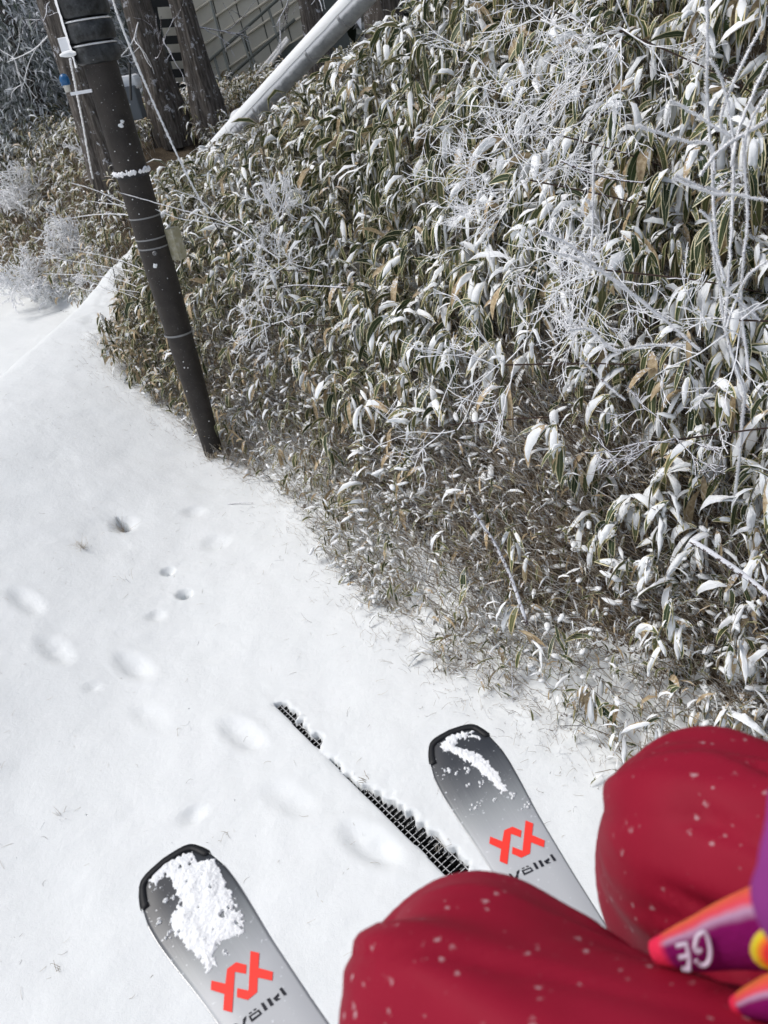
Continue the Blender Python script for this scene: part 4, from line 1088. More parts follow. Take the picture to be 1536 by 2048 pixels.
def conifer_crown(root, off, g, hgt, z0, rad_, cnt, rnd, name):
    u = rnd.random(cnt); h = z0 + (hgt + 1.5 - z0) * u; R_ = rad_ * (1.05 - u * .85) * np.sqrt(rnd.random(cnt)) * (1 + .25 * np.sin(h * 3))
    th = rnd.uniform(0, 2 * np.pi, cnt)
    B = g + np.stack([np.cos(th) * R_, np.sin(th) * R_, h - .25 * R_], -1)
    L = rnd.uniform(.10, .30, cnt)
    Pn, d, side, nrm, hw = leaves(B, th + rnd.normal(0, .7, cnt), rnd.normal(-.3, .4, cnt), rnd.uniform(.3, 1.2, cnt), L, L * rnd.uniform(.08, .20, cnt), rnd.normal(0, .6, cnt), 3)
    a = Acc(); leaf_geo(a, Pn, side, nrm, hw, np.clip(.74 + .22 * rnd.normal(0, 1, cnt), 0, 1)); link(name, a.mesh(name, off=off), M['frond'], root)
big_tree(335, 225, 12.3, .23, 1, 'thick dark cedar trunk just right of the pole beside the steps', 1.45)
big_tree(412, 205, 12.0, .17, 2, 'dark cedar trunk between the steps and the beige wall', 1.5)
big_tree(215, 330, 11.6, .24, 3, 'frosted brown cedar trunk half hidden behind the upper pole', 1.4)
big_tree(640, 120, 11.5, .16, 4, 'slim dark trunk rising behind the thick snowy pipe', 1.3)
big_tree(775, 75, 9.2, .19, 5, 'grey furrowed trunk standing where the pipe leaves the top edge', 1.3)
big_tree(1490, 60, 5.6, .09, 6, 'dark shaded trunk in the top right corner behind rimed twigs', 1.3, crown=False)
def pix_tree(px, d, seed, label, hgt, rad_, cnt, z0=.4):
    p = D(px, 300, d); g = ground_under(p)
    rnd = np.random.default_rng(seed); root = empty('conifer_tree', g, label, 'tree'); off = np.array(g)
    a = Acc(); tube(a, [g - UP * .3, g + UP * hgt * .5, g + UP * hgt], [.16, .1, .02], 10); link('trunk', a.mesh('trunk', off=off), M['bark'], root)
    conifer_crown(root, off, g, hgt, z0, rad_, cnt, rnd, 'crown')
    for q_ in range(10):
        h = rnd.uniform(.5, 4); th = rnd.uniform(0, 6.28); a = Acc()
        branch_rec(a, a, g + UP * h, np.array([math.cos(th), math.sin(th), -.1]), rnd.uniform(1.0, 1.8), .016, 2, rnd, .3, 12, .016, .006)
        link('limb', a.mesh('limb', off=off), M['rime'] if q_ % 3 else M['twig'], root)
    return root
for k, (px, d, hgt, rr, lab) in enumerate([(20, 17, 8, 2.6, 'dark frosted conifer filling the upper left corner'), (110, 16, 8, 2.2, 'frosted conifer left of the pole top'),
        (-90, 20, 9, 3, 'frosted conifer at the extreme left edge'), (60, 23, 10, 3, 'second row conifer seen through the upper left branches'), (190, 21, 9, 3, 'hazy conifer behind the trunk at the pole top'),
        (-10, 26, 10, 3.2, 'low dark conifer behind the white rimed bush at left'), (-220, 26, 10, 3.5, 'conifer just beyond the left edge behind the snow')]):
    pix_tree(px, d, 30 + k, lab, hgt, rr, 30000 if d < 20 else 15000, 0.1)
rnd = np.random.default_rng(3)
a = Acc(); cnt = 26000
t_ = rnd.uniform(26, 60, cnt); n_ = rnd.uniform(-25, 60, cnt); z_ = np.where(t_ > 34, 1.2 + (t_ - 34) * .75, 1) + rnd.uniform(0, 6, cnt)
L = rnd.uniform(.6, 1.5, cnt)
Pn, d, side, nrm, hw = leaves(W(t_, n_, z_), rnd.uniform(0, 6.28, cnt), rnd.normal(0, .3, cnt), rnd.uniform(.4, 1.2, cnt), L, L * .35, rnd.normal(0, .6, cnt), 4)
leaf_geo(a, Pn, side, nrm, hw, np.clip(.70 + .2 * rnd.normal(0, 1, cnt), 0, 1))
tag(link('distant_wood', a.mesh('distant_wood'), M['frond']), 'dark frosted wood covering the hillside far behind', 'wood', kind='stuff')

# ------------------------------------------------------------------ building with ramp railing behind the trunks
Wc = D(480, 90, 15.0); wn_ = fw.copy(); wn_[2] = 0; wn_ /= np.linalg.norm(wn_)
wx = np.cross(wn_, UP); wx /= np.linalg.norm(wx)
def onw(px, py, off_=0.0):
    r = ray(px, py); k = ((Wc - wn_ * off_ - CC) @ wn_) / (r @ wn_); return CC + r * k
bld = empty('building', onw(470, 215), 'beige panelled building wall behind the cedar trunks', 'building'); bo = np.array(bld.location)
def slab(pxs, off_, th):
    def b(a):
        fr = [onw(x, y, off_) for x, y in pxs]; bk = [p + wn_ * th for p in fr]; k = len(fr)
        a.add(fr + bk, q=[[i, (i + 1) % k, (i + 1) % k + k, i + k] for i in range(k)] + ([[3, 2, 1, 0], [4, 5, 6, 7]] if k == 4 else []))
    return b
# the wall: individual tall panels between the upright seams
seams = [(308, 0), (345, 0), (380, 0), (425, 0), (470, 0), (515, 0), (562, 0), (610, 0)]
for i in range(len(seams) - 1):
    x0, x1 = seams[i][0] + 1.2, seams[i + 1][0] - 1.2; sl = .262
    solid('panel', slab([(x0 - sl * 260, -260), (x1 - sl * 260, -260), (x1 + sl * 290, 290), (x0 + sl * 290, 290)], 0, .1), M['panel'], bld, off=bo)
solid('backing', slab([(200, -260), (600, -260), (760, 290), (340, 290)], -.06, .05), M['rail'], bld, off=bo)
def bar(p, q_, r, off_, name, parent, off, material='rail'):
    solid(name, lambda a: tube(a, [onw(*p, off_), onw(*q_, off_)], r, 8), M[material], parent, True, off=off)
for k in range(-2, 6):   # slanting battens on the wall
    y0 = 60 + k * 40
    bar((385, y0 + 45), (640, y0 + 45 - 255 * .70), .022, .03, 'batten', bld, bo, 'panel')
ra = empty('ramp_railing', onw(505, 150, .8), 'grey green steel railing of a sloping ramp in front of the beige wall', 'railing'); ro = np.array(ra.location)
bar((405, 133), (600, -42), .028, .8, 'top_rail', ra, ro); bar((420, 186), (590, 38), .028, .8, 'lower_rail', ra, ro)
for (p, q_) in (((428, 112), (448, 186)), ((481, 62), (506, 142)), ((487, 57), (514, 146)), ((536, 14), (558, 84)), ((420, 0), (462, 160)), ((590, -35), (610, 30))):
    bar(p, q_, .024, .8, 'post', ra, ro)
st = empty('ramp_edge', onw(560, 100, .9), 'snow edged steel ramp kerb below the railing', 'ramp'); so = np.array(st.location)
bar((508, 158), (576, 76), .045, .95, 'edge_beam', st, so, 'rime'); bar((536, 134), (577, 80), .03, 1.0, 'handrail', st, so, 'rime')
solid('side_plate', slab([(512, 165), (578, 88), (640, 60), (640, 190)], .9, .04), M['rail'], st, off=so)
ssx = empty('steel_steps', onw(340, 190, .6), 'black open steel steps between the two dark cedar trunks', 'steps'); sso = np.array(ssx.location)
for (y, x0, x1) in ((6, 303, 338), (48, 309, 341), (82, 313, 346), (116, 322, 352), (149, 328, 358), (177, 335, 362)):
    solid('tread', slab([(x0 - 10, y - 9), (x1 + 10, y - 12), (x1 + 12, y + 5), (x0 - 8, y + 8)], .6, .25), M['dark_steel'], ssx, off=sso)
solid('stringer', slab([(296, -30), (306, -30), (345, 195), (334, 195)], .55, .05), M['dark_steel'], ssx, off=sso)
sh = empty('equipment_cabinet', D(262, 215, 11.2), 'snow covered pale cabinet glimpsed just right of the pole', 'cabinet'); sho = np.array(sh.location)
solid('cabinet_body', lambda a: box_geo(a, D(268, 205, 11.4), wx * .10, wn_ * .2, UP * .22), M['slate'], sh, bevel=.02, off=sho)
solid('cabinet_snow', lambda a: box_geo(a, D(258, 165, 11.4), wx * .15, wn_ * .23, UP * .10), M['snow'], sh, bevel=.06, off=sho)
solid('post', lambda a: tube(a, [D(259, 125, 9.8), D(262, 200, 9.9)], .016, 8), M['dark_steel'], sh, True, off=sho)

# ------------------------------------------------------------------ skis
def ski(tip, aim, label, seed, z):
    yv = (tip - aim); yv[2] = 0; yv /= np.linalg.norm(yv); xv = np.cross(yv, UP)
    o = empty('ski', tip, label, 'ski')
    o.matrix_world = Matrix(((xv[0], yv[0], 0, tip[0]), (xv[1], yv[1], 0, tip[1]), (0, 0, 1, tip[2]), (0, 0, 0, 1)))
    # half width along the ski, y measured back from the tip
    Yk = np.array([0, .002, .006, .012, .024, .038, .062, .090, .13, .20, .30, .45, .65, .85, 1.05, 1.3, 1.5, 1.58, 1.60])
    Hk = np.array([.018, .030, .0385, .0440, .0510, .0565, .0612, .0625, .0600, .0535, .0485, .0440, .0400, .0365, .0380, .046, .052, .046, .020])
    yy = np.unique(np.concatenate([np.linspace(0, .012, 14), np.linspace(.012, .07, 24), np.linspace(.07, .4, 30), np.linspace(.4, 1.6, 50)]))
    hw_ = np.interp(yy, Yk, Hk)
    for _ in range(1): hw_[1:-1] = (hw_[:-2] + 2 * hw_[1:-1] + hw_[2:]) / 4
    zz = .020 * np.clip(1 - yy / .22, 0, 1) ** 2 + .012 * np.exp(-((yy - .85) / .35) ** 2)
    th_ = .006 + .008 * np.exp(-((yy - .85) / .4) ** 2)
    def prof_strip(h, z0, z1):
        return h
    a = Acc(); V = []
    for y_, h_, z_, tt in zip(yy, hw_, zz, th_):
        for (fx, dz) in ((-1, -tt), (-1, -.002), (-.93, 0), (-.4, .0006), (0, .0008), (.4, .0006), (.93, 0), (1, -.002), (1, -tt)):
            V.append((fx * h_, -y_, z_ + dz))
    J = 9; K = len(yy); qd = grid_quads(K, J)
    a.add(V, q=np.concatenate([qd[:, ::-1], [[k * J + J - 1, k * J, (k + 1) * J, (k + 1) * J + J - 1][::-1] for k in range(K - 1)]]), t=None)
    a.Fq.append(np.array([[0, 1, 7, 8], [1, 2, 6, 7], [2, 3, 5, 6]])[:, ::-1])
    link('topsheet', a.mesh('topsheet'), M['skitop'], o)
    # steel edges
    for sgn in (-1, 1):
        a = Acc(); tube(a, [(sgn * (h_ + .0004), -y_, z_ - tt * .8) for y_, h_, z_, tt in zip(yy, hw_, zz, th_) if y_ > .06], .0012, 6); link('steel_edge', a.mesh('steel_edge'), M['skiedge'], o)
    # dark rubber cap around the tip, thicker band with stepped ends
    outer = []; inner = []
    for side_ in (-1, 1):
        ylim = .043 if side_ < 0 else .037
        sel = [(y_, h_, z_) for y_, h_, z_ in zip(yy, hw_, zz) if y_ <= ylim]
        pts = [(side_ * (h_ + .0022), -y_, z_) for y_, h_, z_ in sel]
        if side_ < 0: left = pts
        else: right = pts
    path = left[::-1] + [(0.0, .0022, zz[0])] + right
    path = np.array(path); cen = np.array([0, -.075, 0])
    wdt = np.interp(np.linspace(0, 1, len(path)), [0, .04, .10, .3, .5, .72, .92, .97, 1], [.004, .012, .0105, .0075, .0085, .0085, .0105, .009, .003])
    V = []
    for p, w_ in zip(path, wdt):
        dd = cen - p; dd[2] = 0; dd /= np.linalg.norm(dd); q2 = p + dd * w_
        V += [p + [0, 0, -.007], p + [0, 0, .0022], q2 + [0, 0, .0030], q2 + dd * .0012 + [0, 0, .0006]]
    a = Acc(); a.add(V, q=grid_quads(len(path), 4)[:, ::-1]); link('tip_cap', a.mesh('tip_cap'), M['tipcap'], o)
    # moulded groove line on the shovel
    def zsurf(y_): return float(np.interp(y_, yy, zz)) + .0008
    # chevron emblem: two interlocked hooks, point symmetric; local x across, y along; coordinates in mm round the emblem centre
    hookA = [(-38, 21), (-19, 9.5), (-19, 29), (-2, 38.5), (14.5, 29), (14.5, 17.5), (-1.5, 27) , (-6.5, 24), (-6.5, -20), (-19, -27), (-19, -3), (-38, 8.5)]
    E_W = 1.0
    def flat(name, polys, cx_, cy_, sc_, material, ang=0.0, lift=.0006):
        a = Acc(); ca, sa = math.cos(ang), math.sin(ang)
        import mathutils
        for poly in polys:
            pts = []
            for (x, y) in poly:
                X2, Y2 = (x * ca - y * sa) * sc_, (x * sa + y * ca) * sc_
                pts.append(Vector((cx_ + X2, cy_ + Y2, 0)))
            tri = mathutils.geometry.tessellate_polygon([pts])
            V = [(p.x, p.y, zsurf(-p.y) + lift) for p in pts]
            a.add(V, t=[list(t_) for t_ in tri])
        ob = link(name, a.mesh(name, False), M[material], o)
        return ob
    return o, flat, zsurf
# emblem read off the photograph in a frame where x runs along the lettering and y towards the tip (units: emblem width = 1)
def emb_polys():
    # pixel outlines from the enlarged left ski (crop 380,1870 scale 5.12)
    A = [(218, 468), (360, 500), (378, 350), (472, 280), (578, 308), (572, 400), (458, 378), (430, 795), (338, 770), (350, 605), (210, 563)]
    B = [(618, 165), (708, 185), (700, 338), (848, 378), (842, 470), (692, 438), (688, 588), (590, 668), (478, 638), (482, 545), (598, 570)]
    return [[(380 + x / 5.12, 1870 + y / 5.12) for x, y in P_] for P_ in (A, B)]
def emb_letters():
    L = [
     [(568, 832), (575, 835), (570, 870), (556, 911), (540, 911), (540, 868)],          # v, its right leg
     [(448, 911), (480, 911), (520, 960), (540, 911), (566, 911), (556, 960), (540, 1000), (505, 1000)],
     [(598, 805), (625, 787), (634, 797), (606, 816)], [(645, 768), (672, 752), (683, 762), (655, 780)],
     [(598, 838), (704, 765), (738, 808), (630, 895)],
     [(722, 705), (752, 692), (797, 762), (765, 782)],
     [(782, 662), (815, 645), (858, 715), (825, 735)],
     [(848, 655), (905, 595), (912, 625), (888, 650), (932, 652), (880, 682)],
     [(912, 555), (940, 538), (990, 607), (960, 625)]]
    return [[(380 + x / 5.12, 1870 + y / 5.12) for x, y in P_] for P_ in L]
HOLE = [(626, 842), (698, 792), (712, 808), (640, 862)]
zL, zR = 2.010, 1.950
tipL = Zp(366, 1697, zL + .020); tipL[2] = zL; aimL = Zp(541, 2070, zL)
tipR = Zp(922, 1455, zR + .020); tipR[2] = zR; aimR = Zp(1068, 1752, zR)
def shift_(tip, aim, a, b):
    yv = tip - aim; yv[2] = 0; yv /= np.linalg.norm(yv); xv = np.cross(yv, UP); return tip + xv * a, aim + xv * b
tipL, aimL = shift_(tipL, aimL, -.030, .011); tipR, aimR = shift_(tipR, aimR, -.0195, .003)
skiL, flatL, zsL = ski(tipL, aimL, 'grey ski lower left with a large clump of snow on its tip', 1, zL)
skiR, flatR, zsR = ski(tipR, aimR, 'grey ski nearer the bank with a thin streak of snow on its tip', 2, zR)
bpy.context.view_layer.update()
def to_local(o, px, py, z):
    p = Zp(px, py, z); q_ = o.matrix_world.inverted() @ Vector(p); return (q_.x, q_.y)
embL = [[to_local(skiL, x, y, zL + .002) for x, y in P_] for P_ in emb_polys()]
letL = [[to_local(skiL, x, y, zL + .002) for x, y in P_] for P_ in emb_letters()]
holL = [[to_local(skiL, 380 + x / 5.12, 1870 + y / 5.12, zL + .002) for x, y in HOLE]]
flatL('emblem', embL, 0, 0, 1, 'logo'); flatL('lettering', letL, 0, 0, 1, 'ink'); M['skigrey'] = mat('letter_counter', (0.45, .47, .49), .4, .4); flatL('letter_counter', holL, 0, 0, 1, 'skigrey', lift=.0009)
# same print on the other ski, positioned from its own outline
cL = np.mean([p for P_ in embL for p in P_], 0)
eR = [to_local(skiR, 900 + x / 5.486, 1600 + y / 5.486, zR + .002) for x, y in ((440, 400), (1030, 520), (830, 225), (630, 710))]
eL = [embL[0][0], embL[1][4], embL[1][0], embL[0][7]]
A_ = np.array([[x, y, 1] for x, y in eL]); sol, *_r = np.linalg.lstsq(A_, np.array(eR), rcond=None)
ap = lambda P_: [tuple(np.array([x, y, 1]) @ sol) for x, y in P_]
flatR('emblem', [ap(p) for p in embL], 0, 0, 1, 'logo'); flatR('lettering', [ap(p) for p in letL], 0, 0, 1, 'ink'); flatR('letter_counter', [ap(p) for p in holL], 0, 0, 1, 'skigrey', lift=.0009)
# snow on the skis: lumpy height field over a drawn outline
def ski_snow(o, z, outline, label, seed, hmax, zs, grain=1.0, thr=0.0):
    poly = []
    for x, y in outline:
        zq = z + .01
        for _ in range(4):
            l_ = to_local(o, x, y, zq); zq = z + zs(-l_[1]) + hmax * .5
        poly.append(l_)
    poly = np.array(poly)
    lo, hi = poly.min(0) - .004, poly.max(0) + .004
    st_ = .0010; gx = np.arange(lo[0], hi[0], st_); gy = np.arange(lo[1], hi[1], st_)
    GX, GY = np.meshgrid(gx, gy, indexing='ij')
    ins = np.zeros(GX.shape, bool); dmin = np.full(GX.shape, 9.0)
    for i in range(len(poly)):
        a, b = poly[i], poly[(i + 1) % len(poly)]
        cr = (a[1] > GY) != (b[1] > GY); xi = (b[0] - a[0]) * (GY - a[1]) / (b[1] - a[1] + 1e-12) + a[0]
        ins ^= cr & (GX < xi)
        ab = b - a; u = np.clip(((GX - a[0]) * ab[0] + (GY - a[1]) * ab[1]) / (ab @ ab), 0, 1)
        dmin = np.minimum(dmin, np.hypot(GX - a[0] - u * ab[0], GY - a[1] - u * ab[1]))
    sdf = np.where(ins, dmin, -dmin) + .008 * fbm(GX * 230 + seed, GY * 230, 4) * 1.6
    hgt = np.clip(sdf / .020, 0, 1) ** .8 * hmax * (0.30 + 1.5 * (fbm(GX * 38 + seed, GY * 38, 3) + .30) + .35 * fbm(GX * 420, GY * 420 + seed, 2))
    hgt = np.where(fbm(GX * 95 + 3 * seed, GY * 95, 3) < thr - .235, -0.002, hgt)
    inside = (sdf > 0) & (hgt > 0)
    zz_ = np.array([[zs(-y) for y in gy]]) if False else np.interp(-GY, np.linspace(0, .6, 60), [zs(v) for v in np.linspace(0, .6, 60)])
    V = np.stack([GX, GY, zz_ + np.where(inside, np.maximum(hgt, .0006), -.003)], -1).reshape(-1, 3)
    q_ = grid_quads(len(gx), len(gy)); kp = inside.ravel()[q_].any(1)
    me = make_mesh('snow_clump', V, [q_[kp]]); ob = link('snow_clump', me, M['snow']); ob.matrix_world = o.matrix_world.copy()
    return tag(ob, label, 'snow')
ski_snow(skiL, zL, [(298, 1772), (300, 1745), (330, 1722), (360, 1706), (385, 1702), (395, 1722), (428, 1716), (440, 1735), (452, 1768), (470, 1800), (484, 1830), (492, 1860), (470, 1872), (440, 1880), (425, 1905), (430, 1930), (412, 1942), (398, 1915), (370, 1890), (345, 1862), (337, 1830), (362, 1805), (350, 1780), (338, 1752), (318, 1755), (303, 1782)], 'large lumpy snow clump on the tip of the lower left ski', 3, .0060, zsL)
ski_snow(skiR, zR, [(878, 1490), (890, 1472), (915, 1461), (945, 1460), (962, 1478), (940, 1472), (915, 1478), (912, 1490), (950, 1502), (975, 1520), (998, 1545), (1014, 1578), (1003, 1582), (980, 1560), (955, 1535), (925, 1515), (900, 1502)], 'narrow broken streak of snow on the tip of the ski nearer the bank', 5, .0065, zsR)
for (o_, z__, zs_, cells, lab, sd_) in ((skiR, zR, zsR, [(1025, 1588, 8), (955, 1612, 8), (936, 1570, 5), (962, 1565, 5), (1052, 1616, 7), (898, 1540, 6), (935, 1540, 5), (990, 1600, 4), (912, 1545, 3)], 'small scattered snow crumbs on the ski nearer the bank', 4),
                                       (skiL, zL, zsL, [(335, 1866, 8), (318, 1845, 4), (452, 1905, 5), (345, 1795, 4), (330, 1800, 3)], 'small snow crumbs beside the large clump on the lower left ski', 6)):
    a = Acc(); rnd = np.random.default_rng(sd_)
    for (x, y, rpx) in cells:
        for k in range(9):
            c0_ = to_local(o_, x, y, z__); c = np.array(to_local(o_, x + rnd.normal(0, rpx * .6), y + rnd.normal(0, rpx * .6), z__ + zs_(-c0_[1]))); r = rnd.uniform(.0006, .0022)
            zb = zs_(-c[1]); tube(a, [(c[0], c[1], zb - .0005), (c[0], c[1], zb + r * .5), (c[0], c[1], zb + r)], [r * 1.3, r, r * .2], 6, jit=.6, r_=rnd)
    ob = link('snow_crumbs', a.mesh('snow_crumbs'), M['snow']); ob.matrix_world = o_.matrix_world.copy(); tag(ob, lab, 'snow', kind='stuff')

# ------------------------------------------------------------------ seated skier
kneeL = W(.20, .13, 2.47); kneeR = W(.19, .375, 2.405)
kneeL = D(950, 2058, .50); kneeR = D(1436, 1704, .595)
hipL, hipR = W(-.28, .21, 2.50), W(-.27, .40, 2.48)
bootL = np.array(tipL) - (tipL - aimL) / np.linalg.norm(tipL - aimL) * .90; bootR = np.array(tipR) - (tipR - aimR) / np.linalg.norm(tipR - aimR) * .90
def lathe_path(a, pts, rads, n=26, J=28, sq=None):
    pp = smoothpath(pts, n); rr = np.interp(np.linspace(0, 1, n), np.linspace(0, 1, len(rads)), rads)
    c = np.concatenate([[0], np.cumsum(np.linalg.norm(np.diff(np.array(pts), axis=0), axis=1))]); c /= c[-1]
    rr = np.interp(np.linspace(0, 1, n), c, rads)
    tube(a, pp, rr, J)
a = Acc()
for (hip, knee, boot, outs) in ((hipL, kneeL, bootL, 0), (hipR, kneeR, bootR, 0)):
    ank = boot + UP * .14
    kc = knee - UP * .0
    mid = (hip + kc) / 2 + UP * .008
    shin = (kc * .55 + ank * .45) + (kc - hip) / np.linalg.norm(kc - hip) * .01
    lathe_path(a, [hip, mid, kc - (kc - hip) / np.linalg.norm(kc - hip) * .02], [.125, .112, .094], 24)
    lathe_path(a, [kc + UP * .0 , kc - UP * .06, shin, ank], [.090, .092, .085, .080], 26)
    # rounded knee
    for s_ in (1,):
        th = np.linspace(-math.pi / 2, math.pi / 2, 12)
        tube(a, [kc + UP * math.sin(x) * .094 for x in th], [max(.094 * math.cos(x), .002) for x in th], 28)
pel = (hipL + hipR) / 2
lathe_path(a, [pel - N * .20, pel, pel + N * .20], [.09, .14, .09], 16)
lathe_path(a, [pel - UP * .05, pel - T * .03 + UP * .22, pel - T * .04 + UP * .42], [.15, .14, .10], 18)
me = a.mesh('person_raw')
tmp = link('person_raw', me)
rm = tmp.modifiers.new('r', 'REMESH'); rm.mode = 'VOXEL'; rm.voxel_size = .0062
sm = tmp.modifiers.new('s', 'SMOOTH'); sm.factor = .6; sm.iterations = 46
dg = bpy.context.evaluated_depsgraph_get(); ev = tmp.evaluated_get(dg); me2 = bpy.data.meshes.new_from_object(ev)
co = np.zeros(len(me2.vertices) * 3); me2.vertices.foreach_get('co', co); co = co.reshape(-1, 3)
nv_ = np.zeros(len(me2.vertices) * 3); me2.vertices.foreach_get('normal', nv_); nv_ = nv_.reshape(-1, 3)
# cloth folds: long soft ridges radiating from the knees, following the thigh
disp = np.zeros(len(co))
for knee, hip, sd_ in ((kneeL, hipL, 1), (kneeR, hipR, 7)):
    axv = hip - knee; axv /= np.linalg.norm(axv); rel = co - knee; al = rel @ axv
    u1 = np.cross(axv, UP); u1 /= np.linalg.norm(u1); u2 = np.cross(u1, axv)
    th = np.arctan2(rel @ u1, rel @ u2); dd = np.linalg.norm(rel - al[:, None] * axv, axis=1)
    wgt = np.exp(-(np.maximum(dd - .10, 0) / .03) ** 2) * (al > -.12)
    f1 = fbm(th * 1.9 + sd_ * 3 + al * 5, al * 2.4 + sd_, 2)
    f2 = 1 - 2 * np.abs(vn(th * 3.1 + al * 9 + sd_, al * 2.0 + 4) - .5)
    f3 = np.maximum(0, .16 - np.abs(fbm(th * 1.3 + al * 7 + sd_ * 2, al * 1.5 + sd_, 2))) / .16
    f4 = np.abs(fbm(th * 1.1 + al * 3 + 9 * sd_, al * 4.5 - th * 1.2 + sd_, 2)); cre = np.clip(1 - f4 / .085, 0, 1) ** 2
    wv = np.sin(th * 4.2 + al * 9 + 5.5 * fbm(th * .9 + sd_, al * 3 + 2, 2) + sd_)
    wv2 = np.sin(al * 34 - th * 3.0 + 6 * fbm(th * 1.1, al * 5 + sd_, 2))
    msk = sstep(.55 + 2.2 * fbm(th * .8 + 4 * sd_, al * 4, 2))
    disp += wgt * (.0080 * np.sign(wv) * np.abs(wv) ** 1.3 * msk + .0028 * wv2 * (1 - msk) * sstep((al + .10) / .1))
    disp += wgt * (.008 * f1 + .002 * (f2 - .5) - .004 * f3 ** 2 - .0095 * cre * sstep((al + .02) / .06))
co2 = co + nv_ * disp[:, None]
me2.vertices.foreach_set('co', co2.ravel()); me2.update()
bpy.data.objects.remove(tmp)
me2.polygons.foreach_set('use_smooth', np.full(len(me2.polygons), True)); me2.name = 'person'; me2.materials.clear()
person = link('person', me2, M['red']); tag(person, 'seated skier in red trousers seen from above the lap, knees bent', 'person')
def smooth_sub(o, lv=2):
    s = o.modifiers.new('sub', 'SUBSURF'); s.levels = lv; s.render_levels = lv
for boot, tipv, aimv in ((bootL, tipL, aimL), (bootR, tipR, aimR)):
    dv_ = (tipv - aimv) / np.linalg.norm(tipv - aimv); a = Acc()
    tube(a, [boot - dv_ * .12 + UP * .05, boot + UP * .06, boot + dv_ * .10 + UP * .05, boot + dv_ * .17 + UP * .035], [.045, .052, .048, .03], 16)
    tube(a, [boot - dv_ * .06 + UP * .05, boot - dv_ * .05 + UP * .20, boot - dv_ * .02 + UP * .30], [.055, .062, .070], 16)
    link('boot', a.mesh('boot'), M['boot'], person)
# neon printed glove cuff and purple glove resting on the lap
def oval_tube(name, pts, ra, rb, material, parent, n=24, J=24, upv=None):
    pp = smoothpath(pts, n); ra_ = np.interp(np.linspace(0, 1, n), np.linspace(0, 1, len(ra)), ra); rb_ = np.interp(np.linspace(0, 1, n), np.linspace(0, 1, len(rb)), rb)
    tg = np.gradient(pp, axis=0); tg /= np.linalg.norm(tg, axis=1, keepdims=True); V = []
    for k in range(n):
        u = np.cross(tg[k], -fw); u /= np.linalg.norm(u); v = np.cross(u, tg[k])
        for j in range(J):
            x = 2 * math.pi * j / J; V.append(pp[k] + u * math.cos(x) * ra_[k] + v * math.sin(x) * rb_[k])
    uvs = [(j / J, k / (n - 1)) for k in range(n) for j in range(J)]
    me = make_mesh(name, V, [grid_quads(n, J, 1, True)], None, uvs); return link(name, me, M[material], parent)
oval_tube('patterned_cuff', [D(1312, 1905, .44), D(1390, 1893, .425), D(1470, 1872, .41), D(1560, 1852, .40), D(1680, 1832, .39)], [.007, .0135, .0175, .021, .025, .028], [.006, .010, .012, .015, .018, .02], 'neon', person)
oval_tube('patterned_finger', [D(1470, 2010, .40), D(1520, 2003, .39), D(1600, 1990, .385), D(1700, 1980, .38)], [.004, .010, .014, .016], [.004, .010, .012, .013], 'neon', person)
oval_tube('glove', [D(1545, 1578, .26), D(1548, 1592, .26), D(1556, 1650, .26), D(1562, 1740, .265), D(1580, 1830, .28), D(1680, 1930, .31)], [.001, .0062, .0105, .0122, .013, .02], [.001, .006, .0105, .012, .013, .02], 'purple', person)
# GE, upside down on the cuff, built as slightly raised strokes
def strokes(name, lines, d, wpx, material, parent):
    a = Acc()
    for ln_ in lines:
        pts = [D(x, y, d) for x, y in ln_]; tube(a, smoothpath(pts, 14), wpx / F * d / 2, 8)
    return link(name, a.mesh(name), M[material], parent)
strokes('lettering', [[(1394, 1874), (1408, 1864), (1417, 1880), (1421, 1905), (1417, 1925), (1405, 1932), (1392, 1922)], [(1394, 1874), (1390, 1895), (1396, 1905), (1402, 1898)],
                      [(1372, 1886), (1378, 1912), (1378, 1940)], [(1372, 1888), (1352, 1893)], [(1377, 1912), (1358, 1916)], [(1378, 1940), (1366, 1938)]], .400, 9, 'lettering_white', person)

# ------------------------------------------------------------------ tufts, twigs and crumbs on the snow; falling flakes
def tuft(px, py, k, ln, spread, seed, label, v=.65, r=.0011, at=None):
    rnd = np.random.default_rng(seed); a_, b_, _ = tn(Zp(px, py) if at is None else at); c = W(a_, b_, float(snow_height(np.array([a_]), np.array([b_]))[0][0])) 
    if c[2] < -.05: c[2] = -.02
    A = np.tile(c, (k, 1)) + rnd.normal(0, .012, (k, 3)) * np.array([1, 1, .2])
    dv = rnd.normal(0, spread, (k, 3)) + CX * -.2; dv[:, 2] = np.abs(dv[:, 2]) * .5 + .5; dv /= np.linalg.norm(dv, axis=1, keepdims=True)
    a = Acc(); strands(a, A - UP * .01, A + dv * (ln * rnd.uniform(.4, 1.1, k))[:, None], rnd.normal(0, .012, (k, 3)) + UP * .01, np.full(k, r), np.full(k, r * .4), np.clip(rnd.normal(v, .15, k), 0, 1), 5, 3)
    o = link('grass_tuft', a.mesh('grass_tuft', off=c), M['stem']); o.location = Vector(c); return tag(o, label, 'grass tuft')
tuft(258, 1090, 34, .17, .9, 1, 'dry grass tuft growing from the dark hole in the snow', .5)
tuft(186, 1140, 40, .13, .9, 2, 'pale frosted grass tuft left of the dark hole in the snow', .9)
tuft(262, 1180, 8, .10, 1.1, 3, 'few thin grass blades below the two small holes', .6)
tuft(125, 1637, 7, .05, 1.3, 4, 'tiny tuft at the left edge level with the grate', .5)
tuft(460, 1668, 6, .05, 1.3, 5, 'tiny bent sprig above the lower left ski', .5)
tuft(115, 1945, 7, .05, 1.3, 6, 'tiny tuft in the snow at the lower left corner', .6)
tuft(735, 1562, 6, .06, .7, 7, 'pale bent stalks at the middle of the iron grate', .9, .002)
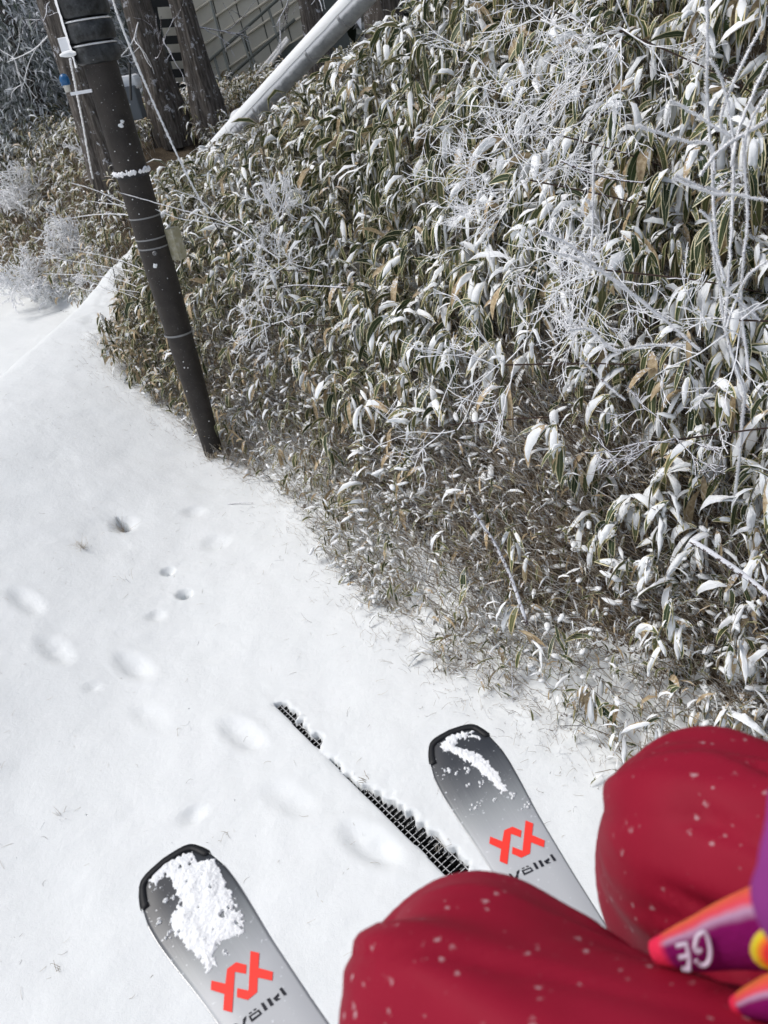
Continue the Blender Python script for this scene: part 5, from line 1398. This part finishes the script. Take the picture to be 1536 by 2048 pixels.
tuft(885, 1690, 8, .05, .7, 8, 'short stalks beside the widest part of the grate', .8, .0015)
tuft(452, 918, 26, .16, .7, 21, 'frosted grass at the right side of the pole foot', .8, .0018, pb - T * .12 + N * .04)
tuft(418, 905, 22, .14, .7, 22, 'frosted grass at the left side of the pole foot', .8, .0018, pb - T * .08 - N * .07)
tuft(1290, 1200, 1, .01, .5, 9, 'single short stalk in the lower bank', .5)
rnd = np.random.default_rng(12); k = 420
t_ = rnd.uniform(1.2, 8, k); n_ = rnd.uniform(-.6, 2.2, k); c = W(t_, n_, snow_height(t_, n_)[0] + .002)
ok = c[:, 2] > -.05; c = c[ok]; k = len(c)
# more towards the foot of the bank
dv = rnd.normal(0, 1, (k, 3)); dv[:, 2] = np.abs(dv[:, 2]) * .35; dv /= np.linalg.norm(dv, axis=1, keepdims=True)
a = Acc(); strands(a, c, c + dv * rnd.uniform(.008, .06, k)[:, None], rnd.normal(0, .006, (k, 3)), np.full(k, .0008), np.full(k, .0004), np.clip(rnd.normal(.5, .3, k), 0, 1), 4, 3)
k2 = 3800; t_ = rnd.uniform(1.3, 8.5, k2); n_ = foot(t_) - np.abs(rnd.normal(0, .16, k2)) + .1; s_, r2 = crest(t_, n_); c = W(t_, n_, snow_height(t_, n_)[0] - .004)
dv = rnd.normal(0, .5, (k2, 3)) - N * .4 + UP * .5; dv /= np.linalg.norm(dv, axis=1, keepdims=True)
strands(a, c, c + dv * rnd.uniform(.015, .11, k2)[:, None], rnd.normal(0, .008, (k2, 3)), np.full(k2, .0009), np.full(k2, .0005), np.clip(rnd.normal(.55, .3, k2), 0, 1), 4, 3)
k5 = 500; t_ = 5.9 + rnd.normal(0, .28, k5); n_ = 2.3 + np.abs(rnd.normal(0, .22, k5)) - .12; c = W(t_, n_, snow_height(t_, n_)[0] - .004)
dv = rnd.normal(0, .45, (k5, 3)) - N * .3 - T * .3 + UP * .8; dv /= np.linalg.norm(dv, axis=1, keepdims=True)
strands(a, c, c + dv * rnd.uniform(.04, .22, k5)[:, None], rnd.normal(0, .01, (k5, 3)), np.full(k5, .0022), np.full(k5, .0012), np.clip(rnd.normal(.7, .25, k5), 0, 1), 4, 3)
tag(link('loose_stalks', a.mesh('loose_stalks'), M['stem']), 'scattered stalks and twigs poking from the snow', 'stalks', kind='stuff')
polyobj('fallen_twig', [Zp(447, 1010, .02), Zp(478, 1006, .03), Zp(508, 1006, .02)], .0035, .002, 'twig', 'brown fallen twig lying on snow right of the pole foot', 'twig')
polyobj('fallen_twig', [Zp(935, 1312, .02), Zp(975, 1345, .05), Zp(1030, 1388, .05), Zp(1042, 1400, .02)], .0022, .0015, 'twig', 'long thin dark twig arching over snow at the bank foot', 'twig')
polyobj('fallen_twig', [Zp(1023, 1325, .14), Zp(1025, 1370, .07), Zp(1025, 1408, .0)], .003, .0025, 'twig', 'short upright reddish stick at the bank foot', 'twig')
a = Acc(); rnd = np.random.default_rng(44)
for k in range(150):
    d_ = rnd.uniform(1.5, 6); p = D(rnd.uniform(-60, 1600), rnd.uniform(-60, 1900), d_); r = rnd.uniform(.0010, .0022)
    tube(a, [p - UP * r, p, p + UP * r], [r * .3, r, r * .3], 5)
tag(link('snowflakes', a.mesh('snowflakes'), M['snow']), 'fine snowflakes drifting in the air before the pole and bank', 'snowflakes', kind='stuff')
